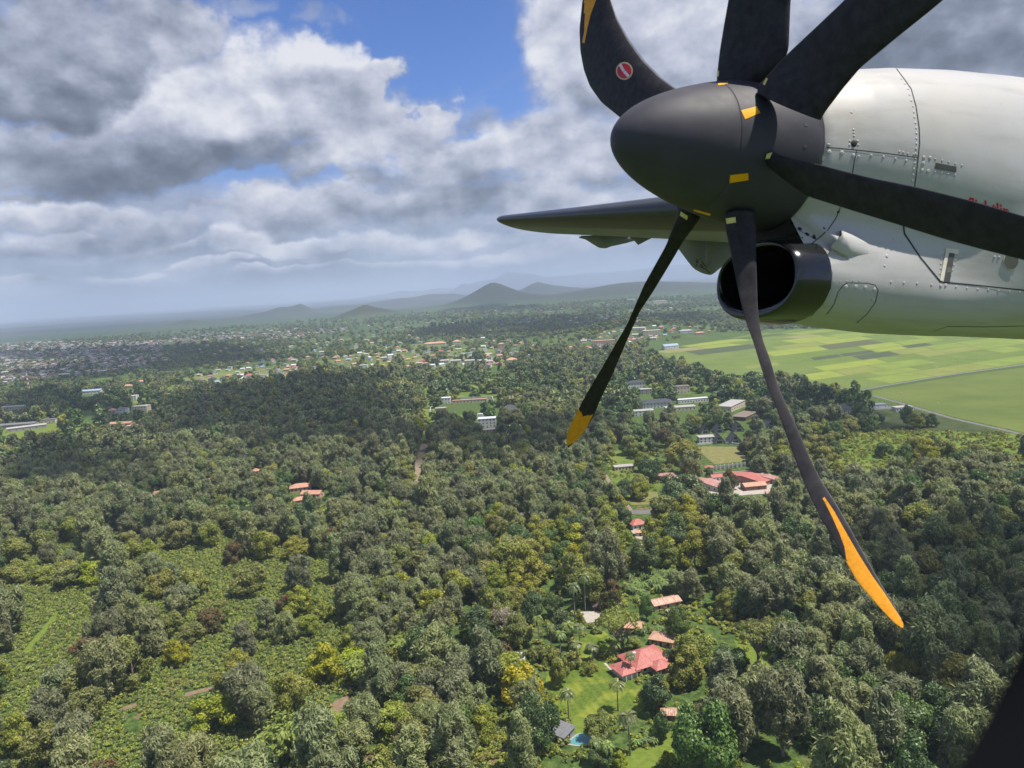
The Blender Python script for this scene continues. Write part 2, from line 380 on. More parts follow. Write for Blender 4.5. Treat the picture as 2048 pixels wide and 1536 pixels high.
def resample(pts, n):
    p = np.array(pts, float); d = np.r_[0, np.cumsum(np.hypot(*np.diff(p, axis=0).T))]
    u = np.linspace(0, d[-1], n)
    # smooth (Catmull-Rom like) through a light moving average of a dense linear resample
    x = np.interp(u, d, p[:, 0]); y = np.interp(u, d, p[:, 1])
    for _ in range(max(2, n//24)):
        x[1:-1] = .25*x[:-2]+.5*x[1:-1]+.25*x[2:]; y[1:-1] = .25*y[:-2]+.5*y[1:-1]+.25*y[2:]
    return list(zip(x, y))
def seg_d(x, y, pl):
    best = 1e9
    for (x0, y0), (x1, y1) in zip(pl[:-1], pl[1:]):
        dx, dy = x1-x0, y1-y0; t_ = min(1, max(0, ((x-x0)*dx+(y-y0)*dy)/(dx*dx+dy*dy))); best = min(best, math.hypot(x-x0-t_*dx, y-y0-t_*dy))
    return best
def blade(left, right, twist, obound=(), orange=(), pale=(), edge=None, emblem=None, thick=.5, label=None, n=230, rootthick=.09):
    L = resample(left, n); Rr = resample(right, n); m = 44
    V = []; Fc = []; MI = []
    ctr = []
    for i in range(n):
        u = i/(n-1); tw = twist*(1-.75*u)*(1 if u < .93 else max(0.0, (1-u)/.07))
        hc = (on_s(Rr[i][0], Rr[i][1], 0)-on_s(L[i][0], L[i][1], 0)).length/2; tw = math.copysign(min(abs(twist), hc*.55), twist)
        pl = on_s(L[i][0], L[i][1], -tw); pr = on_s(Rr[i][0], Rr[i][1], tw)
        ctr.append(((pl+pr)/2, (pr-pl)/2, u))
    for i, (c, h, u) in enumerate(ctr):
        d = (ctr[min(i+1, n-1)][0]-ctr[max(i-1, 0)][0]).normalized()
        nn = h.cross(d)
        nn = nn.normalized() if nn.length > 1e-9 else Vector((1, 0, 0))
        k = max(0.0, 1-u/.22); th = max(h.length*(0.15-.06*u), min(rootthick*.5, h.length)*k**1.3)
        if u > .97: th *= max(.15, (1-u)/.03)
        for j in range(m):
            a = 2*math.pi*j/m; ca, sa = math.cos(a), math.sin(a)
            prof = sa*(1-.25*ca*(1-k))
            V.append(c + h*(-ca) + nn*(th*prof))
    pc = to_pix(np.array([list(PM @ v) for v in V]))[:, :2]
    for i in range(n-1):
        for j in range(m):
            j2 = (j+1) % m; q = (i*m+j, i*m+j2, (i+1)*m+j2, (i+1)*m+j); Fc.append(q)
            cx_, cy_ = pc[list(q)].mean(0); mi = 0
            for pg in orange:
                if inpoly(np.array([cx_]), np.array([cy_]), pg)[0] and all(seg_d(cx_, cy_, pl_) > 2.0 for pl_, _ in obound): mi = 1
            if edge and j in edge: mi = 3 if mi == 0 else mi
            MI.append(mi)
    Fc.append(tuple(range(m))[::-1]); MI.append(0); Fc.append(tuple((n-1)*m+j for j in range(m))); MI.append(1 if orange else 0)
    bv = BVHTree.FromPolygons([Vector(v) for v in V], Fc)
    for pl_, sg in obound:
        for (x0, y0), (x1, y1) in zip(pl_[:-1], pl_[1:]):
            k_ = max(1, int(math.hypot(x1-x0, y1-y0)/8)); l_ = math.hypot(x1-x0, y1-y0); nx_, ny_ = -(y1-y0)/l_*sg*5, (x1-x0)/l_*sg*5
            for kk in range(k_):
                a0, a1 = kk/k_, (kk+1)/k_; p0 = (x0+(x1-x0)*a0, y0+(y1-y0)*a0); p1 = (x0+(x1-x0)*a1, y0+(y1-y0)*a1)
                p_ = patch(bv, [p0, p1, (p1[0]+nx_, p1[1]+ny_), (p0[0]+nx_, p0[1]+ny_)], 2, .0003)
                if p_: add(V, Fc, MI, p_[0], p_[1], 1)
    for q in pale:
        p_ = patch(bv, q, 6)
        if p_: add(V, Fc, MI, p_[0], p_[1], 2)
    if emblem:
        ex, ey, rx, ry = emblem
        def ring(r0, r1, mi, lift, m2=32, flt=None):
            v = []; f = []
            for kk in range(m2):
                a = 2*math.pi*kk/m2
                for rr in (r0, r1):
                    h = cast(bv, ex+rx*rr*math.cos(a), ey+ry*rr*math.sin(a), lift); v.append(h[0])
            for kk in range(m2):
                k2 = (kk+1) % m2; f.append((kk*2, kk*2+1, k2*2+1, k2*2))
            add(V, Fc, MI, v, f, mi)
        ring(.84, 1.0, 4, .0012); ring(0.02, .84, 5, .0012)
        for (u0, v0, u1, v1, w) in ((-.50, -.72, -.05, .02, .17), (-.02, .05, .52, .62, .17)):
            dx, dy = u1-u0, v1-v0; l_ = math.hypot(dx, dy); ox, oy = -dy/l_*w, dx/l_*w
            q = [(ex+rx*(u0-ox), ey+ry*(v0-oy)), (ex+rx*(u1-ox), ey+ry*(v1-oy)), (ex+rx*(u1+ox), ey+ry*(v1+oy)), (ex+rx*(u0+ox), ey+ry*(v0+oy))]
            p_ = patch(bv, q, 4, .0022)
            if p_: add(V, Fc, MI, p_[0], p_[1], 6)
    o = mesh_obj('blade', V, Fc, [M_BLADE, M_ORANGE, M_PALE, M_EDGE, M_TAN, M_RED, M_PINK], prop, MI, True)
    if label: o['label'] = label
    return o
M_PINK = plain('marking_white', srgb(238, 214, 216), 0.5, 0.03, 60)

# blades, outline root -> tip; left edge and right edge as seen from the window
blade([(1352, 412), (1358, 423), (1332, 491), (1289, 568), (1254, 649), (1205, 733), (1170, 793), (1156, 820), (1140, 852), (1132, 878), (1135, 894)],
      [(1404, 415), (1402, 434), (1370, 477), (1335, 536), (1307, 582), (1279, 624), (1251, 688), (1223, 754), (1202, 797), (1185, 838), (1162, 872), (1137, 895)],
      .045, [([(1158, 813), (1166, 833), (1188, 826)], 1)], orange=[[(1159, 812), (1166, 834), (1187, 826), (1176, 850), (1156, 880), (1135, 892), (1120, 900), (1120, 860)]],
      pale=[[(1362, 423), (1376, 432), (1374, 440), (1360, 431)]], label='lower forward blade with orange tip', edge=(20, 21, 22, 23))
blade([(1452, 425), (1449, 448), (1462, 508), (1475, 575), (1483, 611), (1491, 642), (1506, 682), (1521, 732), (1538, 781), (1557, 827), (1573, 872), (1591, 921), (1604, 957), (1616, 984), (1641, 1037), (1667, 1077), (1690, 1120), (1714, 1162), (1743, 1196), (1770, 1227), (1797, 1253), (1805, 1256)],
      [(1508, 425), (1511, 462), (1513, 540), (1515, 610), (1518, 642), (1525, 679), (1540, 717), (1553, 763), (1570, 804), (1588, 842), (1603, 876), (1621, 918), (1639, 955), (1654, 979), (1677, 1015), (1703, 1061), (1727, 1106), (1753, 1152), (1779, 1196), (1800, 1232), (1809, 1249), (1807, 1257)],
      .055, [([(1649, 994), (1668, 1022), (1691, 1063), (1717, 1108), (1744, 1151), (1771, 1189), (1803, 1239)], 1), ([(1649, 1003), (1664, 1033), (1679, 1067), (1689, 1094), (1693, 1120)], -1)], orange=[[(1649, 994), (1668, 1022), (1691, 1063), (1717, 1108), (1744, 1151), (1771, 1189), (1803, 1239), (1812, 1262), (1760, 1250), (1690, 1160), (1685, 1118), (1693, 1118), (1689, 1094), (1679, 1067), (1664, 1033), (1649, 1003)]],
      pale=[[(1452, 437), (1471, 434), (1472, 445), (1454, 448)]], label='long lower blade with orange tip', edge=(20, 21, 22, 23))
blade([(1530, 322), (1560, 352), (1613, 392), (1695, 418), (1805, 452), (1891, 479), (1969, 500), (2047, 520), (2180, 556), (2300, 584), (2420, 602), (2500, 608)],
      [(1543, 302), (1560, 310), (1641, 330), (1734, 354), (1828, 373), (1941, 401), (2047, 432), (2180, 472), (2300, 512), (2420, 560), (2505, 607)],
      -.045, pale=[[(1534, 308), (1545, 305), (1540, 317), (1531, 318)]], rootthick=.05)
blade([(1516, 186), (1517, 170), (1530, 158), (1554, 129), (1580, 103), (1627, 59), (1686, 3), (1770, -90), (1880, -210), (1990, -320), (2100, -420)],
      [(1640, 240), (1646, 228), (1656, 215), (1688, 174), (1720, 136), (1790, 78), (1860, 22), (1960, -62), (2040, -160), (2100, -290), (2120, -415)],
      .03, pale=[[(1526, 168), (1533, 156), (1536, 158), (1530, 171)]])
blade([(1434, 166), (1435, 150), (1440, 100), (1449, 45), (1457, 0), (1475, -120), (1505, -300), (1540, -520), (1570, -700)],
      [(1530, 163), (1562, 135), (1577, 100), (1579, 50), (1581, 0), (1600, -120), (1625, -300), (1625, -520), (1585, -700)],
      .05, pale=[[(1435.5, 143), (1439, 141), (1438, 152), (1435, 154)]])
blade([(1320, 320), (1285, 270), (1245, 239), (1203, 205), (1180, 173), (1168, 140), (1161, 103), (1159, 59), (1165, 0), (1178, -50), (1196, -95), (1214, -125)],
      [(1440, 240), (1400, 205), (1356, 179), (1323, 155), (1288, 120), (1258, 79), (1235, 38), (1222, 0), (1216, -40), (1216, -80), (1217, -125)],
      .03, [([(1169, 86), (1174, 60), (1181, 30), (1192, 0), (1200, -40)], -1)], orange=[[(1168, 88), (1173, 60), (1180, 30), (1191, 0), (1200, -40), (1230, -130), (1150, -130), (1160, -40), (1168, 0), (1169, 40)]],
      emblem=(1249, 142, 17, 18), label='upper forward blade with round red emblem and orange tip', edge=(20, 21, 22, 23))
blade_list = [c for c in prop.children]

# ---- nacelle: upper cowl and chin scoop blended into one skin
NS = 110; NTH = 150
def nac_params(s):
    # upper lobe: top height, side half width ; lower lobe centre/half sizes
    top = np.interp(s, [.235, .45, .75, 1.1, 1.5, 2.0, 3.0], [.322, .385, .440, .485, .52, .55, .58])
    wid = np.interp(s, [.235, .45, .75, 1.1, 1.5, 2.0, 3.0], [.322, .37, .41, .44, .46, .475, .48])
    bot = np.interp(s, [.235, .45, .75, 1.1, 1.5, 2.0, 3.0], [-.322, -.345, -.40, -.47, -.56, -.62, -.62])
    lt = np.interp(s, [.235, .55, 1.0, 1.5, 3.0], [-.27, -.28, -.30, -.25, -.2])
    lb = np.interp(s, [.235, .42, .6, .9, 1.3, 2.0, 3.0], [-.700, -.715, -.735, -.752, -.755, -.735, -.66])
    lw = np.interp(s, [.235, .5, 1.0, 1.5, 3.0], [.262, .275, .30, .34, .38])
    k = np.interp(s, [.235, .5, 1.0, 1.6, 3.0], [.06, .10, .15, .22, .25])
    return top, wid, bot, lt, lb, lw, k
def nac_sdf(o, u, s):
    top, wid, bot, lt, lb, lw, k = nac_params(s)
    cu = (top+bot)/2; hh = (top-bot)/2
    e = 2.15
    a = (np.abs(o/wid)**e+np.abs((u-cu)/hh)**e)**(1/e); d1 = (a-1)*min(wid, hh)
    cu = (lt+lb)/2; hh = (lt-lb)/2; e = 2.6
    a = (np.abs(o/lw)**e+np.abs((u-cu)/hh)**e)**(1/e); d2 = (a-1)*min(lw, hh)
    h = np.clip(.5+.5*(d2-d1)/k, 0, 1)
    return d2*(1-h)+d1*h-k*h*(1-h)
def nac_section(s, cu=-.12):
    r = np.linspace(.05, 1.0, 700); out = []
    for j in range(NTH):
        a = 2*math.pi*j/NTH; o, u = r*math.sin(a), cu+r*math.cos(a)
        d = nac_sdf(o, u, s); idx = np.where(d < 0)[0]
        i = idx[-1] if len(idx) else 0
        i = min(i, len(r)-2); d0, d1 = d[i], d[i+1]; rr = r[i]+(r[i+1]-r[i])*(d0/(d0-d1) if d1 != d0 else 0)
        out.append((rr*math.sin(a), cu+rr*math.cos(a)))
    return out
nv = []; nf = []
S_LIP = .45
svals = list(np.linspace(.242, 1.4, 64))+list(np.linspace(1.44, 3.6, 40))
def rim_union(j, cu=-.12):
    a = 2*math.pi*j/NTH; r = np.linspace(.05, .9, 600); o = r*math.sin(a); u = cu+r*math.cos(a)
    d = np.minimum(np.hypot(o, u)-.314, ((np.abs(o/.258)**2.35+np.abs((u+.545)/.165)**2.35)**(1/2.35)-1)*.165); i = np.where(d < 0)[0][-1]; return r[i]
RIN = [rim_union(j) for j in range(NTH)]
nv += [(.236, RIN[j]*math.sin(2*math.pi*j/NTH), -.12+RIN[j]*math.cos(2*math.pi*j/NTH)) for j in range(NTH)]
for s in svals:
    sec = nac_section(s)
    for j, (o, u) in enumerate(sec):
        # skin between the back of the spinner and the scoop mouth slopes back under the rim
        ss = s+max(0.0, math.hypot(o, u+.12)-RIN[j])*.75*max(0.0, 1-(s-.242)/.35)
        nv.append((ss, o, u))
for i in range(len(svals)):
    for j in range(NTH):
        j2 = (j+1) % NTH; nf.append((i*NTH+j, i*NTH+j2, (i+1)*NTH+j2, (i+1)*NTH+j))
nmi = [0]*len(nf)
BV_NAC = BVHTree.FromPolygons([Vector(p) for p in nv], nf)
nac = mesh_obj('engine_nacelle', nv, nf, [M_WHITE, M_DARK], plane, nmi, True)

# ---- intake: rounded black lip standing ahead of the chin scoop, deep duct inside
def rrect(cx_, cu_, w, h, e, n=72):
    out = []
    for k in range(n):
        a = 2*math.pi*k/n; c, s_ = math.cos(a), math.sin(a)
        out.append((cx_+w*math.copysign(abs(c)**(2/e), c), cu_+h*math.copysign(abs(s_)**(2/e), s_)))
    return out
def build_lip():
    V = []; Fc = []; n = 72
    rings = []
    for (s, w, h) in ((.400, .279, .184), (.38, .279, .184), (.33, .274, .178), (.275, .268, .172), (.245, .260, .164), (.235, .252, .157), (.245, .245, .150),
                      (.275, .240, .144), (.34, .234, .138), (.45, .215, .125), (.60, .17, .09), (.9, .10, .06)):
        rings.append([(s-.095 if s < .5 else s, o, u) for (o, u) in rrect(.0, -.545, w, h*(.90 if s < .6 and w < .25 else 1), 2.3, n)])
    for i, r_ in enumerate(rings): V += [(a, b, c+(.010 if i > 5 else 0)) for a, b, c in r_]
    for i in range(len(rings)-1):
        for k in range(n):
            k2 = (k+1) % n; Fc.append((i*n+k, i*n+k2, (i+1)*n+k2, (i+1)*n+k))
    Fc.append(tuple((len(rings)-1)*n+k for k in range(n)))
    mi = [0 if i < 8 else 1 for i in range(len(rings)-1) for k in range(n)]+[1]
    o = mesh_obj('air_intake', V, Fc, [M_RUB, M_DARKIN], plane, mi, True)
    o['label'] = 'glossy black rounded intake lip under the spinner'
    mb = MB(); mb.poly([(.50, .04+.10*math.cos(2*math.pi*k/28), -.56+.085*math.sin(2*math.pi*k/28)) for k in range(28)]); mb.build('duct_plug', plain('duct_brown', (.055, .035, .028), .7, .2, 10), o)
    return o
M_DARKIN = plain('duct_dark', (0.012, 0.011, 0.012), 0.5, 0.2, 10)
build_lip()
# ---- seams, rivets, vents and writing pressed onto the cowl skin
ND_V = list(nv); ND_F = list(nf); ND_M = list(nmi)
def Z2(pts): return [(1500+x/2.56, 100+y/2.56) for x, y in pts]
def dens_line(pts, step):
    out = []
    for (x0, y0), (x1, y1) in zip(pts[:-1], pts[1:]):
        n = max(1, int(math.hypot(x1-x0, y1-y0)/step))
        out += [(x0+(x1-x0)*i/n, y0+(y1-y0)*i/n) for i in range(n)]
    return out+[pts[-1]]
def ribbon(pts, w, mi, lift=.0015, step=3.0):
    w *= .72 if w < .012 else 1
    P = [cast(BV_NAC, x, y, lift) for x, y in dens_line(pts, step)]; P = [p for p in P if p]
    if len(P) < 2: return
    v = []; f = []
    for i, (p, n) in enumerate(P):
        t_ = (P[min(i+1, len(P)-1)][0]-P[max(i-1, 0)][0]).normalized(); sd = n.cross(t_).normalized()*w/2
        v += [p-sd, p+sd]
    for i in range(len(P)-1):
        if (P[i+1][0]-P[i][0]).length < .25: f.append((2*i, 2*i+1, 2*i+3, 2*i+2))
    add(ND_V, ND_F, ND_M, v, f, mi)
def rivet(px, py, r=.005, mi=2, h_=.5):
    r *= 1.05; h_ = .22
    h = cast(BV_NAC, px, py, .0)
    if h is None: return
    p, n = h; a = n.cross(Vector((0, 0, 1)))
    a = a.normalized() if a.length > 1e-3 else Vector((0, 1, 0)); b_ = n.cross(a); v = []; f = []
    m = 8
    for (rr, hh) in ((1.25, .0004), (1.0, .0010), (.6, .0010+r*h_)):
        for k in range(m):
            an = 2*math.pi*k/m; v.append(p+n*hh+(a*math.cos(an)+b_*math.sin(an))*r*rr)
    for i in range(2):
        for k in range(m):
            k2 = (k+1) % m; f.append((i*m+k, i*m+k2, (i+1)*m+k2, (i+1)*m+k))
    f.append(tuple(2*m+k for k in range(m)))
    add(ND_V, ND_F, ND_M, v, f, mi)
def rivets(pts, step, r=.004, mi=2, jit=0.4):
    for x, y in dens_line(pts, step): rivet(x+random.uniform(-jit, jit), y+random.uniform(-jit, jit), r, mi)
def fill(quad, mi, lift=.0018, n=6):
    p_ = patch(BV_NAC, quad, n, lift)
    if p_: add(ND_V, ND_F, ND_M, p_[0], p_[1], mi)
ribbon(Z2([(366, 250), (372, 335), (382, 420), (380, 498), (372, 560), (358, 600)]), .016, 3)
ribbon(Z2([(380, 498), (540, 512), (700, 530), (858, 552)]), .0055, 1)
seam = Z2([(745, 90), (790, 150), (825, 200), (850, 290), (866, 400), (868, 480), (858, 580), (842, 700), (800, 850)])
ribbon(seam, .0055, 1)
ribbon(Z2([(545, 514), (532, 580), (522, 640)]), .005, 1)
ribbon(Z2([(462, 805), (440, 860), (400, 920), (350, 965), (305, 1000), (310, 1012)]), .005, 1)
ribbon(Z2([(190, 872), (250, 925), (340, 972)]), .004, 1)
ribbon(Z2([(40, 978), (110, 972), (180, 960), (255, 935)]), .003, 1)
ribbon(Z2([(785, 895), (790, 940), (870, 1060), (975, 1187)]), .010, 1)
ribbon(Z2([(975, 1187), (1130, 1202), (1404, 1230)]), .008, 1)
ribbon(Z2([(395, 1352), (430, 1300), (450, 1240), (478, 1202), (500, 1192), (600, 1194), (640, 1204), (655, 1230), (642, 1290), (600, 1350), (545, 1398)]), .0045, 1)
ribbon(Z2([(352, 1035), (395, 1080), (420, 1140), (412, 1220), (372, 1300), (312, 1362)]), .004, 1)
ribbon(Z2([(935, 1441), (960, 1432), (1010, 1414), (1200, 1417), (1404, 1412)]), .006, 1)
rivets([(x-6, y) for x, y in seam[1:8]], 9.5, .0042)
rivets(Z2([(400, 485), (404, 486)]), 30, .005)
for x, y in ((406, 522), (470, 526), (530, 541)): rivet(*Z2([(x, y)])[0], .008)
rivets(Z2([(556, 545), (620, 540), (682, 548), (745, 556), (800, 566)]), 24, .005)
for x, y in ((520, 320), (531, 408), (532, 424), (532, 440), (512, 466), (552, 466), (510, 486), (554, 486), (765, 520), (785, 524), (808, 530), (838, 535), (852, 535)): rivet(*Z2([(x, y)])[0], .004)
rivet(*Z2([(532, 479)])[0], .011, 1); rivet(*Z2([(532, 479)])[0], .006, 2)
for x, y in ((890, 550), (921, 552), (886, 580), (881, 616), (911, 620)): rivet(*Z2([(x, y)])[0], .007)
rivets(Z2([(950, 558), (1085, 590)]), 13, .004); rivets(Z2([(945, 622), (1050, 640)]), 13, .004)
fill(Z2([(948, 577), (1057, 598), (1054, 627), (946, 608)]), 4)
rivets(Z2([(452, 830), (380, 912), (330, 950)]), 22, .005, 1); rivets(Z2([(215, 886), (256, 915), (293, 944), (328, 960)]), 17, .008, 1)
rivets(Z2([(92, 975), (186, 960), (240, 940), (268, 962)]), 20, .004, 1)
rivets(Z2([(770, 905), (735, 970), (700, 1055), (690, 1105), (722, 1188), (856, 1196), (1000, 1208), (1110, 1218), (1220, 1228), (1380, 1242)]), 20, .0048)
rivets(Z2([(988, 1020), (968, 1170)]), 9, .004); rivets(Z2([(1060, 1050), (1020, 1180)]), 10, .004)
rivet(*Z2([(1252, 1060)])[0], .006); rivet(*Z2([(1275, 1062)])[0], .006)
for x, y in ((491, 1212), (541, 1212), (590, 1216), (637, 1226), (628, 1278), (602, 1328), (462, 1260), (433, 1310), (398, 1354), (560, 1375)): rivet(*Z2([(x, y)])[0], .008)
for x, y in ((391, 1250), (410, 1160), (392, 1080), (343, 1326), (700, 1055), (977, 1207), (1002, 1204)): rivet(*Z2([(x, y)])[0], .007)
rivets(Z2([(445, 1230), (410, 1290), (360, 1345)]), 14, .0028); rivets(Z2([(430, 1185), (560, 1180)]), 12, .0026)
# gauge window and round port
fill(Z2([(1002, 1014), (1069, 1022), (1062, 1046), (998, 1036)]), 3, .0025); fill(Z2([(1000, 1030), (1018, 1034), (988, 1186), (970, 1178)]), 3, .0025)
fill(Z2([(1020, 1038), (1046, 1042), (1020, 1190), (988, 1187)]), 4, .003)
fill(Z2([(1008, 1110), (1034, 1114), (1028, 1140), (1003, 1138)]), 5, .0035)
def disc(px, py, rx, ry, mi, lift):
    v = []; m = 28
    for k in range(m):
        a = 2*math.pi*k/m; h = cast(BV_NAC, px+rx*math.cos(a), py+ry*math.sin(a), lift)
        if h is None: return
        v.append(h[0])
    add(ND_V, ND_F, ND_M, v, [tuple(range(m))], mi)
cxp, cyp = Z2([(1335, 1078)])[0]
disc(cxp, cyp, 15.5, 19, 3, .002); disc(cxp, cyp, 14, 17.5, 5, .0045)
# writing on the cowl
def text_on(bv, body, x0, y0, sx, sy, slope, mi, lift=.002, lean=0.0, Vs=None):
    cu = D.curves.new('lettering', 'FONT'); cu.body = body; cu.size = 1.0; cu.resolution_u = 3; cu.offset = .022
    ob = D.objects.new('lettering', cu); COL.objects.link(ob); dg = bpy.context.evaluated_depsgraph_get(); dg.update()
    me = D.meshes.new_from_object(ob.evaluated_get(dg)); v = []; ok = []
    bm = bmesh.new(); bm.from_mesh(me); bmesh.ops.triangulate(bm, faces=bm.faces[:]); bm.to_mesh(me); bm.free()
    for p in me.vertices:
        h = cast(bv, x0+(p.co.x+p.co.y*lean)*sx, y0+p.co.x*sx*slope-p.co.y*sy, lift); ok.append(h is not None); v.append(h[0] if h else Vector((0, 0, 0)))
    f = [tuple(pl.vertices) for pl in me.polygons if all(ok[i] for i in pl.vertices)]
    D.objects.remove(ob); D.meshes.remove(me); D.curves.remove(cu)
    add(*(Vs or (ND_V, ND_F, ND_M)), v, f, mi)
text_on(BV_NAC, 'flightlin', 1935, 419, 29, 36, .20, 6)
COL.objects.unlink(nac); D.objects.remove(nac)
nac = mesh_obj('engine_nacelle', ND_V, ND_F, [M_WHITE, M_DARK, M_WHITE, plain('seal_cream', srgb(226, 218, 200), .5, .08, 8), M_GREY, plain('gauge_face', srgb(116, 112, 108), .4, .1, 9), M_RED], plane, ND_M, True)
for pl in nac.data.polygons:
    if pl.material_index not in (0,): pl.use_smooth = False

# ---- cooling scoop standing proud of the cowl
def scoop():
    V = []; Fc = []; MI = []
    top = resample(Z2([(462, 925), (520, 935), (580, 965), (612, 1000)]), 14)
    bot = resample(Z2([(405, 1040), (450, 1050), (530, 1056), (605, 1040)]), 14)
    m = 9
    for i in range(14):
        u = i/13; ht = .032*(1-u)**1.2
        for j in range(m+1):
            w = j/m; x = top[i][0]*(1-w)+bot[i][0]*w; y = top[i][1]*(1-w)+bot[i][1]*w
            h = cast(BV_NAC, x, y, .001)
            if h is None: return
            V.append(h[0]+h[1]*(ht*math.sin(math.pi*min(1, max(0, w)))**.6))
    for i in range(13):
        for j in range(m): Fc.append((i*(m+1)+j, i*(m+1)+j+1, (i+1)*(m+1)+j+1, (i+1)*(m+1)+j)); MI.append(0)
    b = len(V)
    for j in range(m+1):
        w = j/m; x = top[0][0]*(1-w)+bot[0][0]*w; y = top[0][1]*(1-w)+bot[0][1]*w
        h = cast(BV_NAC, x+3, y, .0012); V.append(h[0])
    for j in range(m): Fc.append((j, j+1, b+j+1, b+j)); MI.append(1)
    o = mesh_obj('cooling_scoop', V, Fc, [M_WHITE, M_DARK], plane, MI, True)
scoop()

# ---- wing
def airfoil(n=26, t=.16):
    up = []; 
    for i in range(n+1):
        x = .5*(1-math.cos(math.pi*i/n)); y = 5*t*(.2969*math.sqrt(x)-.126*x-.3516*x*x+.2843*x**3-.1036*x**4)
        up.append((x, y))
    return up[::-1]+[(x, -y) for x, y in up[1:]]
def wing_le(o): return (2.50-.12*(o-4)/5.4, o, .150+.178*o)
def build_wing():
    V = []; Fc = []; MI = []; n = None
    st = list(np.linspace(.45, 9.0, 30))+[9.1, 9.2, 9.28, 9.34, 9.38, 9.4]
    for o in st:
        c = np.interp(o, [0, 9.4], [2.75, 1.62]); tk = np.interp(o, [0, 4, 9.4], [.25, .22, .135])
        e = max(0.0, (o-9.0)/.4); e = math.sqrt(max(.0004, 1-e*e)); s0, o_, h0 = wing_le(o)
        af = airfoil(t=tk)
        for (x, y) in af:
            V.append((s0+c*(1-e)*.12+x*c*(.88+.12*e)*math.cos(.09), o_, h0+y*c*e*1.0-x*c*.085))
        n = len(af)
    for i in range(len(st)-1):
        for j in range(n-1):
            Fc.append((i*n+j, i*n+j+1, (i+1)*n+j+1, (i+1)*n+j)); x = airfoil()[j][0]; up_ = j < n//2
            MI.append(0 if x < (.2 if up_ else .11) else 1)
    Fc.append(tuple((len(st)-1)*n+j for j in range(n))); MI.append(0)
    w = mesh_obj('wing', V, Fc, [M_BOOT, M_WINGU], plane, MI, True)
    return w
wing = build_wing()
def on_o(px, py, o):
    d = ray_l(px, py); t = (o-CAMP.y)/d.y; return CAMP+d*t
def fairing(name, o, outline, W, marks=False, _=None, label=None):
    """pod under the wing whose lower outline follows the given pixels on the plane of that span station"""
    P = [on_o(x, y, o) for x, y in outline]; s0, s1 = P[0].x, P[-1].x; z0, z1 = P[0].z, P[-1].z
    V = []; Fc = []; m = 12; N = 36
    ss = np.linspace(s0, s1, N); zz = np.interp(ss, [p.x for p in P], [p.z for p in P])
    for s, z in zip(ss, zz):
        top = z0+(z1-z0)*(s-s0)/(s1-s0)+.03; dpt = max(top-z, .002); w = W*min(1, (dpt/.16))**.7
        for j in range(m+1):
            a = math.pi*j/m; V.append((s, o-w*math.cos(a), top-dpt*math.sin(a)**.75))
    for i in range(N-1):
        for j in range(m): Fc.append((i*(m+1)+j, i*(m+1)+j+1, (i+1)*(m+1)+j+1, (i+1)*(m+1)+j))
    MI = [0]*len(Fc)
    if marks:
        bv = BVHTree.FromPolygons([Vector(v) for v in V], Fc); Vs = (V, Fc, MI)
        def Zc(x, y): return (1340+x/8.535, 380+y/8.535)
        def stroke(x0, y0, x1, y1, w):
            dx, dy = x1-x0, y1-y0; l_ = math.hypot(dx, dy); ox, oy = -dy/l_*w/2, dx/l_*w/2
            p_ = patch(bv, [Zc(x0-ox, y0-oy), Zc(x1-ox, y1-oy), Zc(x1+ox, y1+oy), Zc(x0+ox, y0+oy)], 3, .004)
            if p_: add(V, Fc, MI, p_[0], p_[1], 1)
        for a in ((508, 1300, 590, 1342, 14), (515, 1262, 562, 1308, 14), (540, 1220, 606, 1308, 14), (600, 1342, 682, 1420, 12), (700, 1215, 608, 1338, 6)): stroke(*a)
        for ch, x, y, s_, sl in (('0', 436, 1308, 62, -.3), ('0', 440, 1250, 90, -.3), ('I', 515, 1192, 66, -.4), ('..', 560, 1150, 60, -.3)):
            q = Zc(x, y); text_on(bv, ch, q[0], q[1], s_/8.535, s_/8.535, sl, 1, .004, 0, Vs)
    f_ = mesh_obj(name, V, Fc, [M_WINGU, M_INK], wing, MI, True)
    if label: f_['label'] = label
    return f_
fairing('flap_fairing', 8.0, [(1160, 476), (1172, 479), (1188, 489), (1200, 496), (1212, 497), (1222, 493), (1250, 487), (1275, 480), (1292, 477)], .10)
fairing('flap_fairing', 6.9, [(1262, 477), (1268, 481), (1277, 490), (1288, 484), (1302, 477)], .06)
fairing('flap_fairing', 5.5, [(1338, 468), (1350, 479), (1359, 493), (1372, 512), (1384.5, 531), (1393, 540), (1407, 547.5), (1421, 550.5), (1427, 547.5), (1448, 529), (1461, 511), (1480, 492), (1500, 472)], .15, True, None, 'large pale flap fairing with dark stencil marks')
# flap drive link standing in front of the large fairing
mb = MB(); mb.tube([on_o(1417, 464, 5.2), on_o(1414, 500, 5.2), on_o(1412, 526, 5.25)], [.022, .02, .01], 8)
mb.build('flap_link', M_WINGU, wing, True)

# ---- dark cabin window surround close to the lens, only its lower right edge in view
def window_frame():
    V = []; Fc = []; n = 96
    rings = [(.23, .262, .345), (.17, .18, .22), (.152, .150, .180), (.146, .150, .180), (.143, .160, .190), (.142, .26, .29)]
    for (z, a, b_) in rings:
        for k in range(n):
            t_ = 2*math.pi*k/n; p = c2w(Vector((-.030+a*math.cos(t_), -.030+b_*math.sin(t_), z))); V.append(PMI @ p)
    for i in range(len(rings)-1):
        for k in range(n):
            k2 = (k+1) % n; Fc.append((i*n+k, i*n+k2, (i+1)*n+k2, (i+1)*n+k))
    o = mesh_obj('window_frame', V, Fc, plain('cabin_trim_dark', (0.003, 0.0035, 0.006), .95, .1, 20), plane, None, True)
    o['label'] = 'dark out of focus cabin window surround in the lower right corner'
window_frame()
